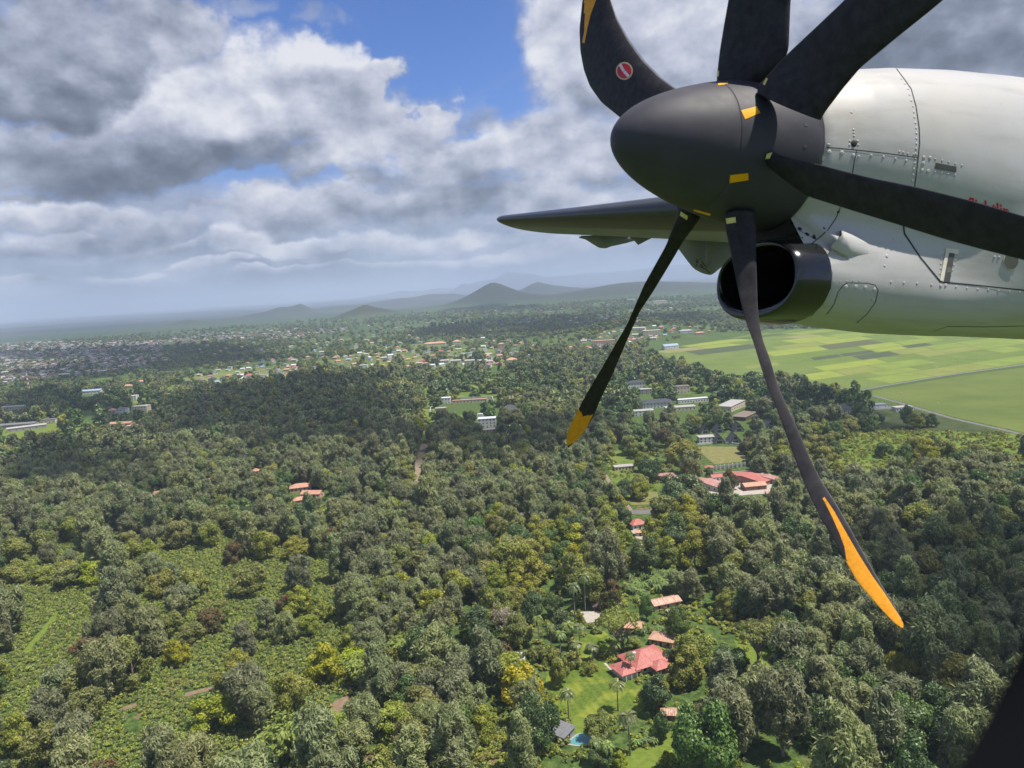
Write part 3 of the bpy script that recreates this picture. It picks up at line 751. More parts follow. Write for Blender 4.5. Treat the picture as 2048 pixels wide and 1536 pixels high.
# ================================================================== terrain
# (photo x, photo y of the foot, height of the top above the plain, half width m, distance override)
def flat_hit(px, py, z=0.0):
    d = pix_dir(px, py); t = (z-CAMZ)/d.z if d.z < -1e-6 else 1e7; return np.array([d.x*t, d.y*t])
def dist_pt(px, py, dist):                      # a point on the plain in the pixel's direction at a given distance
    d = pix_dir(px, py); h = math.hypot(d.x, d.y); return np.array([d.x/h*dist, d.y/h*dist])
HILLS = []
def hill(px, py, dist, h, wx, wy=None, p=1.5): HILLS.append((*dist_pt(px, py, dist), h, wx, wy or wx, p))
hill(988, 600, 6300, 152, 215, 300, 1.55); hill(1030, 612, 6500, 22, 420, 500, 1.6); hill(940, 612, 6300, 14, 260, 400, 1.6)
hill(1075, 600, 9500, 138, 260, 400, 1.3); hill(1120, 600, 9800, 70, 500, 600, 1.6)
hill(603, 625, 7900, 82, 100, 260, 1.5); hill(562, 630, 7900, 62, 130, 300, 1.6); hill(520, 635, 7600, 40, 260, 400, 1.6); hill(680, 635, 8400, 46, 420, 500, 1.6)
hill(733, 640, 4800, 58, 100, 160, 1.3); hill(700, 645, 4750, 30, 170, 260, 1.5); hill(775, 640, 4850, 30, 160, 260, 1.5)
hill(860, 600, 11000, 74, 290, 500, 1.8); hill(905, 600, 11500, 76, 260, 500, 1.8); hill(800, 610, 10500, 60, 420, 600, 1.8)
hill(1017, 560, 24000, 430, 540, 1400, 1.1); hill(1060, 560, 24300, 270, 800, 1400, 1.5); hill(960, 565, 24600, 240, 520, 1200, 1.3); hill(925, 570, 23500, 205, 280, 1100, 1.2)
for k, (px, h, w) in enumerate(((1110, 215, 860), (1170, 235, 980), (1230, 255, 920), (1290, 262, 1090), (1350, 275, 980), (1420, 270, 1150), (1520, 285, 1500), (1650, 280, 1700), (880, 190, 750), (800, 178, 900))):
    hill(px, 560, 26000+900*(k % 3), h, w, 1800, 1.7)
hill(375, 648, 6600, 44, 150, 260, 1.4); hill(1250, 590, 6500, 76, 560, 900, 1.7); hill(1340, 590, 7200, 60, 700, 900, 1.8); hill(1130, 610, 5600, 15, 520, 600, 1.8)
hill(1010, 640, 4600, 7, 300, 350, 1.8)
hill(1240, 668, 1980, 26, 150, 130, 1.9); hill(1330, 668, 2050, 16, 170, 130, 1.9); hill(1175, 690, 1750, 8, 140, 100, 1.9)
HA = np.array(HILLS)
def H(x, y):
    x = np.asarray(x, float); y = np.asarray(y, float); z = np.zeros(np.broadcast(x, y).shape)
    for (hx, hy, hh, wx, wy, p) in HILLS:
        L = math.hypot(hx, hy); ux, uy = hx/L, hy/L
        dr = (x-hx)*ux+(y-hy)*uy; dt = (x-hx)*uy-(y-hy)*ux
        q = (np.abs(dt)/wx)**2+(np.abs(dr)/wy)**2
        z = z+hh*np.exp(-q**(p/2)*.9)
    r = np.hypot(x, y)
    w = np.clip((r-2600)/4000, 0, 1)
    z = z+w*(6+10*np.sin(x/730+1.3)*np.sin(y/910)+7*np.sin(x/310+y/500)*np.sin(y/270))*np.clip(r/9000-.35, .12, 2.0)
    return z
def ground(px, py):
    """march the pixel's ray to the terrain"""
    d = pix_dir(px, py); d = np.array([d.x, d.y, d.z]); 
    if d[2] > -1e-5: return None
    t1 = CAMZ/-d[2]
    if t1 < 1500: p = d*t1; return np.array([p[0], p[1], 0.0])
    ts = np.linspace(1200, min(t1*1.02, 90000), 1500); P = d[None]*ts[:, None]; zz = CAMZ+P[:, 2]-H(P[:, 0], P[:, 1])
    i = np.argmax(zz < 0) if (zz < 0).any() else len(ts)-1
    return np.array([P[i, 0], P[i, 1], float(H(P[i, 0], P[i, 1]))])
def gsize(px, py, wpx):                         # metres covered by wpx photo pixels at that ground point
    g = ground(px, py); return wpx*to_pix(g)[0, 2]/F

def ground_material():
    m, t, b = new_mat('ground_cover', 0.95, 0.15)
    geo = t.node('ShaderNodeNewGeometry').outputs['Position']; X, Y, Z = t.sep(geo)
    P = t.xyz(X, Y, 0.0)
    rad = t.vm('LENGTH', P); n = t.n.new('ShaderNodeVectorMath'); n.operation = 'LENGTH'; t.put(n.inputs[0], P); rad = n.outputs['Value']
    # near: coffee garden floor and undergrowth
    n1 = t.noise(P, 0.35, 5, 0.65); n2 = t.noise(P, 0.03, 4, 0.6); n3 = t.noise(P, 1.3, 3, 0.6)
    near = t.ramp(n1, [(0.30, (0.022, 0.038, 0.010)), (0.47, (0.060, 0.100, 0.024)), (0.58, (0.095, 0.145, 0.034)), (0.75, (0.14, 0.15, 0.055))])
    soil = t.mix(n3, (0.17, 0.095, 0.060), (0.27, 0.17, 0.11))
    near = t.mix(t.m('MULTIPLY', t.step(n2, 0.60, 0.68), t.step(n1, 0.42, 0.60)), near, soil)
    # far: bush, woodland strips, pale clearings and farm plots; stretched so that they read as strips
    wv = t.noise(P, 0.0013, 5, 0.6)
    f1 = t.noise(P, 0.0042, 8, 0.66); f2 = t.noise(P, 0.019, 6, 0.68); f3 = t.noise(P, 0.0007, 5, 0.6)
    far = t.ramp(f1, [(0.30, (0.024, 0.046, 0.018)), (0.44, (0.042, 0.075, 0.026)), (0.53, (0.085, 0.130, 0.036)), (0.63, (0.155, 0.195, 0.060)), (0.78, (0.26, 0.24, 0.12))])
    c2 = t.ramp(f2, [(0.36, (0.020, 0.040, 0.016)), (0.50, (0.045, 0.080, 0.026)), (0.60, (0.12, 0.17, 0.048)), (0.72, (0.27, 0.25, 0.13))])
    far = t.mix(0.55, far, c2)
    pl = t.ramp(f3, [(0.38, (0.040, 0.070, 0.030)), (0.50, (0.085, 0.115, 0.045)), (0.60, (0.18, 0.18, 0.085)), (0.72, (0.28, 0.23, 0.14))])
    far = t.mix(t.m('MULTIPLY', t.step(rad, 4500, 12000), 0.65), far, pl)
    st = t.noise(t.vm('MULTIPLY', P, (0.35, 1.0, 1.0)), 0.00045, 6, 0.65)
    far = t.mix(t.m('MULTIPLY', t.step(rad, 3200, 9500), 0.88), far, t.ramp(st, [(0.35, (0.014, 0.024, 0.032)), (0.52, (0.030, 0.042, 0.046)), (0.60, (0.085, 0.085, 0.075)), (0.72, (0.15, 0.13, 0.10))]))  # colour goes dark and blue with distance, painting in shade from clouds
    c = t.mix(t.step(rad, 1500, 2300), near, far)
    rock = t.noise(P, 0.02, 6, 0.7)
    c = t.mix(t.m('MULTIPLY', t.step(Z, 14, 50), 0.85), c, t.mix(rock, (0.020, 0.026, 0.018), (0.055, 0.055, 0.036)))
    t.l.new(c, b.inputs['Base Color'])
    bump(t, b, n1, 0.6, 0.8)
    return m
M_GROUND = ground_material()
def build_ground():
    ang = [R(a) for a in np.r_[np.linspace(-48, 48, 300), np.linspace(52, 308, 60)]]
    rr = np.r_[0.0, 60, 120, np.geomspace(180, 2500, 60), np.geomspace(2560, 14000, 230), np.geomspace(14300, 60000, 120), np.geomspace(62000, 110000, 8)]
    A, Rr = np.meshgrid(ang, rr); X = np.sin(A)*Rr; Y = np.cos(A)*Rr; Z = H(X, Y)
    Z[0, :] = 0
    V = np.stack([X.ravel(), Y.ravel(), Z.ravel()], 1); na = len(ang); nr = len(rr)
    idx = np.arange(na*nr).reshape(nr, na); a = idx[:-1]; b_ = idx[1:]
    F_ = np.stack([a, np.roll(a, -1, 1), np.roll(b_, -1, 1), b_], 2).reshape(-1, 4)
    me = D.meshes.new('ground'); me.vertices.add(len(V)); me.vertices.foreach_set('co', V.ravel().astype(np.float32))
    me.loops.add(F_.size); me.loops.foreach_set('vertex_index', F_.ravel().astype(np.int32))
    me.polygons.add(len(F_)); me.polygons.foreach_set('loop_start', np.arange(0, F_.size, 4, dtype=np.int32)); me.polygons.foreach_set('loop_total', np.full(len(F_), 4, np.int32))
    me.polygons.foreach_set('use_smooth', np.ones(len(F_), bool)); me.materials.append(M_GROUND); me.update(calc_edges=True); me.validate()
    o = D.objects.new('ground', me); COL.objects.link(o); tag(o, kind='structure'); return o
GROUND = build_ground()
if GROUND.data.polygons[5000].normal.z < 0: GROUND.data.flip_normals()

# ------------------------------------------------------------------ sheets on the ground
def sheet(name, pts, mat, lift, world_pts=False, sub=0, kind='structure'):
    P = [(*p[:2],) if world_pts else tuple(ground(*p)[:2]) for p in pts]
    cx_, cy_ = np.mean(P, 0); o = mesh_obj(name, [(x-cx_, y-cy_, 0) for x, y in P], [tuple(range(len(P)))], mat)
    if o.data.polygons[0].normal.z < 0: o.data.flip_normals()
    o.location = (cx_, cy_, lift+float(H(cx_, cy_))); o['kind'] = kind; return o
def strip(name, pts, w, mat, lift, kind='structure', world_pts=False):
    P = [np.array(p[:2]) if world_pts else ground(*p)[:2] for p in pts]; Q = []
    for a, b_ in zip(P[:-1], P[1:]):
        n = max(1, int(np.linalg.norm(b_-a)/12)); Q += [a+(b_-a)*i/n for i in range(n)]
    Q.append(P[-1]); V = []; Fc = []; base = Q[0]
    for i, p in enumerate(Q):
        d = Q[min(i+1, len(Q)-1)]-Q[max(i-1, 0)]; d = d/np.linalg.norm(d); n = np.array([-d[1], d[0]])*w/2*(1+random.uniform(-.05, .05))
        for q in (p+n, p-n): V.append((q[0]-base[0], q[1]-base[1], float(H(*q))+lift))
    for i in range(len(Q)-1): Fc.append((2*i, 2*i+1, 2*i+3, 2*i+2))
    o = mesh_obj(name, V, Fc, mat); o.location = (base[0], base[1], 0)
    if o.data.polygons[0].normal.z < 0: o.data.flip_normals()
    o['kind'] = kind; ROADS.append((np.array(Q), w)); return o
ROADS = []
def grass_mat(name, c0, c1, scale=0.5, stripe=None, c2=None):
    m, t, b = new_mat(name, 0.95, 0.1); P = t.node('ShaderNodeNewGeometry').outputs['Position']
    f = t.noise(P, scale, 5, 0.65); f2 = t.noise(P, scale*.12, 3, 0.6)
    c = t.mix(t.step(f, 0.3, 0.7), c0, c1)
    if c2: c = t.mix(t.step(f2, 0.45, 0.65), c, c2)
    if stripe:
        X, Y, Z = t.sep(P); u = t.m('ADD', t.m('MULTIPLY', X, math.cos(stripe[0])), t.m('MULTIPLY', Y, math.sin(stripe[0])))
        s_ = t.m('SINE', t.m('MULTIPLY', u, 2*math.pi/stripe[1])); c = t.vm('SCALE', c, scale=t.lin(s_, -1, 1, 1-stripe[2], 1+stripe[2]))
    t.l.new(c, b.inputs['Base Color']); bump(t, b, f, 0.5, 0.3); return m
M_LAWN = grass_mat('lawn_grass', (0.070, 0.115, 0.018), (0.125, 0.175, 0.026), 0.9, (0.35, 3.2, 0.09), (0.20, 0.23, 0.035))
M_LAWN2 = grass_mat('bright_grass', (0.105, 0.16, 0.025), (0.175, 0.22, 0.038), 0.5)
M_DRYG = grass_mat('dry_grass', (0.15, 0.16, 0.05), (0.24, 0.21, 0.09), 0.25)
M_SCRUB = grass_mat('scrub_grass', (0.075, 0.13, 0.022), (0.15, 0.20, 0.04), 0.12, None, (0.17, 0.21, 0.045))
M_DIRT = plain('dirt_road', (0.26, 0.20, 0.145), .95, .18, .3)
M_REDD = plain('red_soil', (0.23, 0.155, 0.105), .95, .25, .4)
M_ASPH = plain('asphalt', (0.16, 0.155, 0.145), .9, .15, .3)
M_PAVE = plain('pale_paving', (0.42, 0.38, 0.33), .9, .12, .4)

V4 = lambda pts: [(900+x/2.926, 1130+y/2.926) for x, y in pts]
sheet('lawn', V4([(560, 600), (690, 575), (780, 560), (900, 545), (980, 620), (1110, 680), (1150, 760), (1135, 840), (1060, 905), (860, 890), (640, 930), (560, 800)]), M_LAWN, .05)
sheet('lawn', V4([(640, 850), (700, 890), (850, 900), (870, 985), (700, 1000), (640, 960)]), M_LAWN2, .09)
sheet('lawn', V4([(770, 400), (900, 385), (970, 450), (960, 530), (800, 545), (680, 540), (700, 460)]), M_LAWN, .06)
sheet('lawn', V4([(940, 1200), (1090, 1075), (1350, 950), (1400, 1000), (1180, 1200)]), M_LAWN2, .07)
sheet('lawn', V4([(1660, 440), (1800, 455), (1960, 580), (1900, 640), (1740, 600)]), M_LAWN2, .07)
sheet('lawn', [(655, 1450), (680, 1425), (690, 1440), (680, 1470), (660, 1472)], M_LAWN2, .07)
sheet('grass_strip', [(112, 1222), (126, 1222), (60, 1305), (40, 1310)], M_LAWN2, .07)
sheet('grass_strip', [(38, 1325), (50, 1320), (8, 1380), (-6, 1375)], M_LAWN2, .07)
sheet('path', V4([(380, 510), (440, 510), (440, 560), (370, 575)]), M_PAVE, .10)
sheet('path', V4([(760, 275), (880, 270), (890, 330), (800, 340)]), M_PAVE, .10)
strip('path', V4([(905, 575), (985, 655)]), 1.0, M_PAVE, .12)
strip('path', [(660, 1430), (680, 1405), (700, 1395)], 5, M_REDD, .06); strip('path', [(370, 1390), (400, 1382), (430, 1376)], 3, M_REDD, .06)
strip('path', [(240, 1420), (275, 1408)], 3, M_REDD, .06); strip('path', [(470, 1480), (500, 1468), (520, 1462)], 3.0, M_REDD, .06); strip('path', [(90, 1452), (125, 1440)], 3.0, M_REDD, .06)
strip('path', [(620, 1530), (760, 1512), (900, 1500)], 4.0, M_REDD, .06)
# roads
strip('dirt_road', [(828, 975), (834, 935), (843, 905), (850, 888)], 7, M_DIRT, .08)
strip('grass_track', [(853, 880), (846, 840), (850, 800), (858, 770)], 20, M_SCRUB, .04)
strip('main_road', [(150, 1072), (235, 1057), (330, 1048), (430, 1043), (520, 1039), (640, 1031), (800, 1028), (1000, 1026), (1180, 1026), (1290, 1024), (1420, 1018)], 9, M_ASPH, .08)
strip('side_road', [(1195, 930), (1218, 962), (1245, 1000), (1262, 1022)], 3.2, M_DIRT, .06)
strip('side_road', [(1268, 1060), (1290, 1090)], 4, M_PAVE, .06)
strip('canal_road', [(1712, 782), (1780, 770), (1900, 750), (2060, 728)], 6, M_ASPH, .20)
strip('canal_road', [(1440, 752), (1560, 756), (1640, 768), (1712, 783), (1800, 806), (1900, 836), (2060, 872)], 5, M_ASPH, .16)
strip('side_road', [(1120, 700), (1040, 712), (960, 722)], 9, M_DIRT, .5)
strip('side_road', [(1225, 685), (1180, 696), (1120, 706)], 8, M_DIRT, .5)
# open ground
sheet('school_field', [(1393, 897), (1408, 893), (1478, 894), (1505, 921), (1430, 929), (1416, 918)], M_DRYG, .10)
sheet('school_yard', [(1425, 950), (1540, 945), (1560, 985), (1430, 995), (1405, 975)], M_PAVE, .07)
sheet('scrub_ground', [(1600, 885), (1760, 858), (2060, 868), (2060, 1020), (1900, 1045), (1650, 1048)], M_SCRUB, .05)
sheet('scrub_ground', [(1600, 840), (1700, 800), (1800, 812), (2060, 880), (1900, 872), (1720, 860)], grass_mat('dull_grass', (.045, .065, .022), (.075, .09, .035), .08), .035)
sheet('scrub_ground', [(1210, 905), (1300, 895), (1330, 960), (1300, 1010), (1262, 1010), (1225, 965)], M_SCRUB, .05)
sheet('clearing', [(1265, 985), (1315, 985), (1318, 1008), (1262, 1010)], M_DRYG, .09)
sheet('clearing', [(0, 860), (120, 845), (190, 850), (215, 865), (150, 885), (60, 905), (0, 900)], M_LAWN2, .06)
sheet('clearing', [(0, 780), (90, 768), (170, 762), (240, 760), (225, 775), (140, 785), (20, 800)], grass_mat('field_grass', (.07, .11, .03), (.11, .15, .04), .06), .07)
sheet('clearing', [(330, 770), (400, 745), (460, 735), (480, 745), (440, 765), (380, 780)], M_SCRUB, .08)
sheet('clearing', [(640, 600), (640, 600.5), (641, 600)], M_SCRUB, .08) if False else None
sheet('clearing', [(860, 810), (900, 830), (985, 828), (990, 845), (880, 850), (850, 840)], M_SCRUB, .07)
sheet('clearing', [(930, 755), (1010, 752), (1100, 790), (1130, 800), (960, 800), (880, 800), (900, 770)], M_SCRUB, .06)
sheet('clearing', [(960, 752), (985, 748), (988, 775), (962, 785)], M_LAWN2, .1)
sheet('clearing', [(1330, 735), (1440, 745), (1400, 790), (1330, 785), (1345, 760)], M_SCRUB, .06)
sheet('clearing', [(330, 775), (430, 755), (420, 790), (300, 810), (200, 800), (180, 790)], M_SCRUB, .055)
M_SUB = grass_mat('garden_green', (.065, .105, .028), (.15, .19, .045), .035, None, (.19, .21, .07))
sheet('suburb_ground', [(330, 774), (420, 746), (560, 730), (700, 716), (860, 704), (1040, 696), (1075, 728), (900, 741), (700, 748), (480, 765)], M_SUB, .35)
sheet('suburb_ground', [(640, 705), (760, 690), (860, 688), (1000, 690), (1040, 696), (860, 704), (700, 714)], M_SUB, .30)
sheet('suburb_ground', [(900, 700), (960, 697), (1000, 700), (985, 708), (905, 710)], M_LAWN2, .6)
sheet('suburb_ground', [(750, 722), (800, 712), (840, 716), (800, 730), (760, 735)], M_LAWN2, .6)
# farm plots to the right of the tree line
FIELD_PX = [(1275, 700), (1330, 682), (1392, 668), (1450, 662), (1600, 655), (2300, 655), (2300, 735), (2048, 729), (1900, 749), (1780, 769), (1712, 780), (1640, 767), (1560, 755), (1445, 751), (1340, 716)]
FIELD2_PX = [(1722, 786), (1790, 774), (1910, 754), (2300, 700), (2300, 930), (2060, 868), (1900, 832), (1800, 803)]
FIELD_W = [ground(*p)[:2] for p in FIELD_PX]
sheet('crop_land', FIELD_PX, grass_mat('young_crop_base', (.115, .16, .038), (.155, .195, .05), .02), .10)
sheet('crop_land', FIELD2_PX, grass_mat('maize_green', (.100, .135, .032), (.132, .165, .04), .015, None, (.15, .18, .045)), .10)
CROPM = [grass_mat('crop_'+n_, a_, b_, .03, (.55, 9.0, .05)) for n_, a_, b_ in (('bright_green', (.155, .21, .038), (.205, .26, .05)), ('yellow_green', (.17, .20, .050), (.22, .24, .062)), ('mid_green', (.105, .155, .033), (.15, .20, .042)),
        ('dull_olive', (.085, .095, .045), (.11, .12, .055)), ('lime', (.20, .25, .042), (.25, .29, .055)), ('grey_green', (.066, .085, .045), (.082, .103, .05)), ('straw', (.21, .20, .08), (.25, .235, .10)))]
def plots():
    a = ground(1712, 781)[:2]; b_ = ground(2048, 729)[:2]; ux = (b_-a)/np.linalg.norm(b_-a); uy = np.array([-ux[1], ux[0]])
    if uy[1] < 0: uy = -uy
    rs = np.random.default_rng(5); y = 8.0
    poly = [tuple(p) for p in FIELD_W]; k = 0
    while y < 1900:
        dy = rs.uniform(26, 58)*(1+y/1100); x = -1900+rs.uniform(0, 80)
        while x < 1500:
            dx = rs.uniform(55, 150)*(1+y/2200); skew = .18+.5*math.sin(y/170)
            q = [a+ux*(x+skew*(yy-y))+uy*yy for (x, yy) in ((x+2, y+2), (x+dx-2, y+2), (x+dx-2, y+dy-2), (x+2, y+dy-2))]
            cx_, cy_ = np.mean(q, 0)
            if inpoly(np.array([p[0] for p in q]), np.array([p[1] for p in q]), poly).all():
                pc = to_pix(np.array([[cx_, cy_, 0]]))[0]
                if -60 < pc[0] < 2110 and rs.random() < .9:
                    near = pc[1] > 706
                    mi = rs.choice(7, p=[.22, .05, .34, .13, .13, .11, .02] if near else [.20, .16, .26, .09, .18, .06, .05])
                    o = sheet('crop_plot', q, CROPM[mi], .16+.01*(k % 5), True); k += 1
            x += dx
        y += dy
plots()
# ================================================================== buildings
def roof_mat(name, col, var=.18, rust=None, amt=.5):
    m, t, b = new_mat(name, .55, .35); co = t.node('ShaderNodeTexCoord').outputs['Object']; X, Y, Z = t.sep(co)
    f = t.noise(co, .6, 5, .6); g = t.noise(t.vm('MULTIPLY', co, (2.5, .35, 1)), 1.0, 4, .6)
    c = t.vm('SCALE', tuple(col), scale=t.lin(f, .3, .7, 1-var, 1+var))
    if rust: c = t.mix(t.m('MULTIPLY', t.step(g, .42, .58), amt), c, rust)
    st = t.m('SINE', t.m('MULTIPLY', X, 9.0)); c = t.vm('SCALE', c, scale=t.lin(st, -1, 1, .93, 1.05))
    t.l.new(c, b.inputs['Base Color']); bump(t, b, st, .3, .03); return m
RM = dict(red=roof_mat('red_metal_roof', (.42, .115, .10), .18, (.48, .24, .20), .5), faded=roof_mat('faded_red_roof', (.38, .13, .11), .25, (.50, .37, .32), .8),
          rust=roof_mat('rusty_roof', (.42, .17, .10), .3, (.60, .48, .40), .8), orange=roof_mat('orange_tile_roof', (.50, .27, .17), .15, (.58, .40, .30), .5),
          terra=roof_mat('terracotta_roof', (.50, .24, .16), .2, (.56, .36, .28), .5), grey=roof_mat('grey_roof', (.17, .17, .18), .15, (.24, .24, .25), .4),
          dark=roof_mat('dark_slate_roof', (.055, .06, .07), .2), pale=roof_mat('pale_roof', (.42, .40, .38), .15, (.32, .30, .28), .4),
          white=roof_mat('white_roof', (.62, .64, .68), .1), blue=roof_mat('blue_metal_roof', (.30, .40, .50), .12), brown=roof_mat('brown_roof', (.20, .15, .12), .2, (.30, .24, .2), .4),
          thatch=plain('thatch', (.10, .085, .07), .95, .3, 1.5))
WM = dict(white=plain('white_wall', (.66, .65, .63), .8, .08, .4), cream=plain('cream_wall', (.60, .52, .40), .8, .1, .4), pink=plain('pink_wall', (.55, .36, .29), .8, .1, .4),
          grey=plain('grey_wall', (.32, .31, .30), .85, .12, .4), brick=plain('brick_wall', (.30, .14, .10), .85, .15, .8), brown=plain('timber_wall', (.12, .08, .055), .85, .2, 1.0))
M_GLASS = plain('window_glass', (.03, .035, .04), .15, .2, 1, .6)
M_TRIM = plain('window_frame_white', (.62, .62, .60), .6, .05, 2)
KEEP = []; BLD = []; NOTREE = []; LM = []
def roof_mesh(kind, w, d, h, rise, ov=.5):
    mb = MB(); x, y = w/2+ov, d/2+ov; z = h+.02; t_ = .14
    if kind == 'flat':
        mb.box(-x+ov*.6, x-ov*.6, -y+ov*.6, y-ov*.6, h+.003, h+.35); return mb
    if kind == 'hip':
        r = max(0.0, x-y) if w > d else 0.0; ry = max(0.0, y-x) if d > w else 0.0
        a, b_ = (-r, -ry, z+rise), (r, ry, z+rise)
        base = [(-x, -y, z), (x, -y, z), (x, y, z), (-x, y, z)]
        if w >= d: fs = [(base[0], base[1], b_, a), (base[1], base[2], b_), (base[2], base[3], a, b_), (base[3], base[0], a)]
        else: fs = [(base[0], base[1], a), (base[1], base[2], b_, a), (base[2], base[3], b_), (base[3], base[0], a, b_)]
        for f in fs: mb.poly(f if f[-1] != f[-2] else f[:-1])
        for i in range(4):
            p, q = base[i], base[(i+1) % 4]; mb.poly([(p[0], p[1], z-t_), (q[0], q[1], z-t_), q, p])
        mb.poly([(p[0], p[1], z-t_) for p in base][::-1]); return mb
    if kind == 'gable':          # ridge along x
        for s_ in (-1, 1): 
            q = [(-x, s_*y, z), (x, s_*y, z), (x, 0, z+rise), (-x, 0, z+rise)]; mb.poly(q if s_ < 0 else q[::-1])
            q2 = [(a, b_, c-t_) for a, b_, c in q]; mb.poly(q2[::-1] if s_ < 0 else q2)
            mb.poly([q[0], q[1], q2[1], q2[0]]); 
            for k in (0, 1):
                e = ((q[0], q[3], q2[3], q2[0]) if k == 0 else (q[1], q[2], q2[2], q2[1])); mb.poly(e)
        return mb
    if kind == 'shed':
        q = [(-x, -y, z), (x, -y, z), (x, y, z+rise), (-x, y, z+rise)]; mb.poly(q); mb.poly([(a, b_, c-t_) for a, b_, c in q][::-1])
        q2 = [(a, b_, c-t_) for a, b_, c in q]
        for i in range(4): mb.poly([q2[i], q2[(i+1) % 4], q[(i+1) % 4], q[i]])
        return mb
def wall_mesh(w, d, h, gable_rise=0, shed_rise=0):
    mb = MB(); mb.box(-w/2, w/2, -d/2, d/2, -.3, h)
    if gable_rise:
        for s_ in (-1, 1):
            x = s_*(w/2-.002); q = [(x, -d/2, h-.01), (x, d/2, h-.01), (x, 0, h+gable_rise-.15)]; mb.poly(q if s_ > 0 else q[::-1])
    return mb
def windows(root, w, d, h, nx, ny, storeys, faces='front', ww=1.2, wh=1.3, door=True):
    hs = h/storeys
    for st in range(storeys):
        z0 = st*hs+hs*.32
        for i in range(nx):
            x = -w/2+w*(i+.5)/nx
            for side in ((-1, 1) if faces == 'both' else (-1,)):
                isdoor = door and st == 0 and i == nx//2 and side == -1
                mb = MB(); y = side*d/2; a, b_ = (y-.06, y+.02) if side < 0 else (y-.02, y+.06)
                if isdoor: mb.box(x-.5, x+.5, a, b_, 0.02, 2.1); mb.build('door', WM['brown'], root); continue
                mb.box(x-ww/2-.1, x+ww/2+.1, a, b_, z0-.1, z0+wh+.1); f = mb.build('window', M_TRIM, root)
                p = MB(); a2, b2 = (a-.03, a+.01) if side < 0 else (b_-.01, b_+.03); p.box(x-ww/2, x+ww/2, a2, b2, z0, z0+wh); p.build('pane', M_GLASS, f)
        for i in range(ny):
            yv = -d/2+d*(i+.5)/ny
            for s_ in (-1, 1):
                x = s_*w/2; mb = MB(); mb.box(min(x, x+s_*.06)-.01, max(x, x+s_*.06)+.01, yv-ww/2-.1, yv+ww/2+.1, z0-.1, z0+wh+.1); f = mb.build('window', M_TRIM, root)
                p = MB(); x2 = x+s_*.06; p.box(min(x2, x2+s_*.03)-.005, max(x2, x2+s_*.03)+.005, yv-ww/2, yv+ww/2, z0, z0+wh); p.build('pane', M_GLASS, f)
def B(px, py, wpx, d, h, rz, roof, rise, wm, rm, label, name='house', cat='house', storeys=1, nx=3, ny=1, ov=.5, wm_=None, group=None, clear=1.0, w=None, win=True, lm=None):
    w = w or gsize(px, py, wpx)/max(.35, abs(math.cos(rz))); g = ground(px, py); dist = math.hypot(g[0], g[1]); u = np.array([g[0], g[1]])/dist
    half = abs(d*math.cos(rz))/2+abs(w*math.sin(rz))/2
    c = g[:2]+u*half; z = float(H(c[0], c[1])) if dist > 1200 else 0.0
    r = empty(name, (c[0], c[1], z), rz, label, cat, group)
    wall_mesh(w, d, h, rise if roof == 'gable' else 0).build('wall', WM[wm], r)
    roof_mesh(roof, w, d, h, rise, ov).build('roof', RM[rm] if rm in RM else WM[rm], r)
    if win: windows(r, w, d, h, nx, ny, storeys, 'front')
    top = to_pix([[c[0], c[1], z+h+rise]])[0]; bot = to_pix([[g[0], g[1], z]])[0]
    BLD.append((px-wpx/2*clear, top[1]-1, px+wpx/2*clear, bot[1]-(bot[1]-top[1])*.12, dist)); NOTREE.append((c[0], c[1], max(w, d)*.5+3))
    LM.append((lm or label, px, py)) if lm else None
    r['_w'] = w; del r['_w']
    return r, w
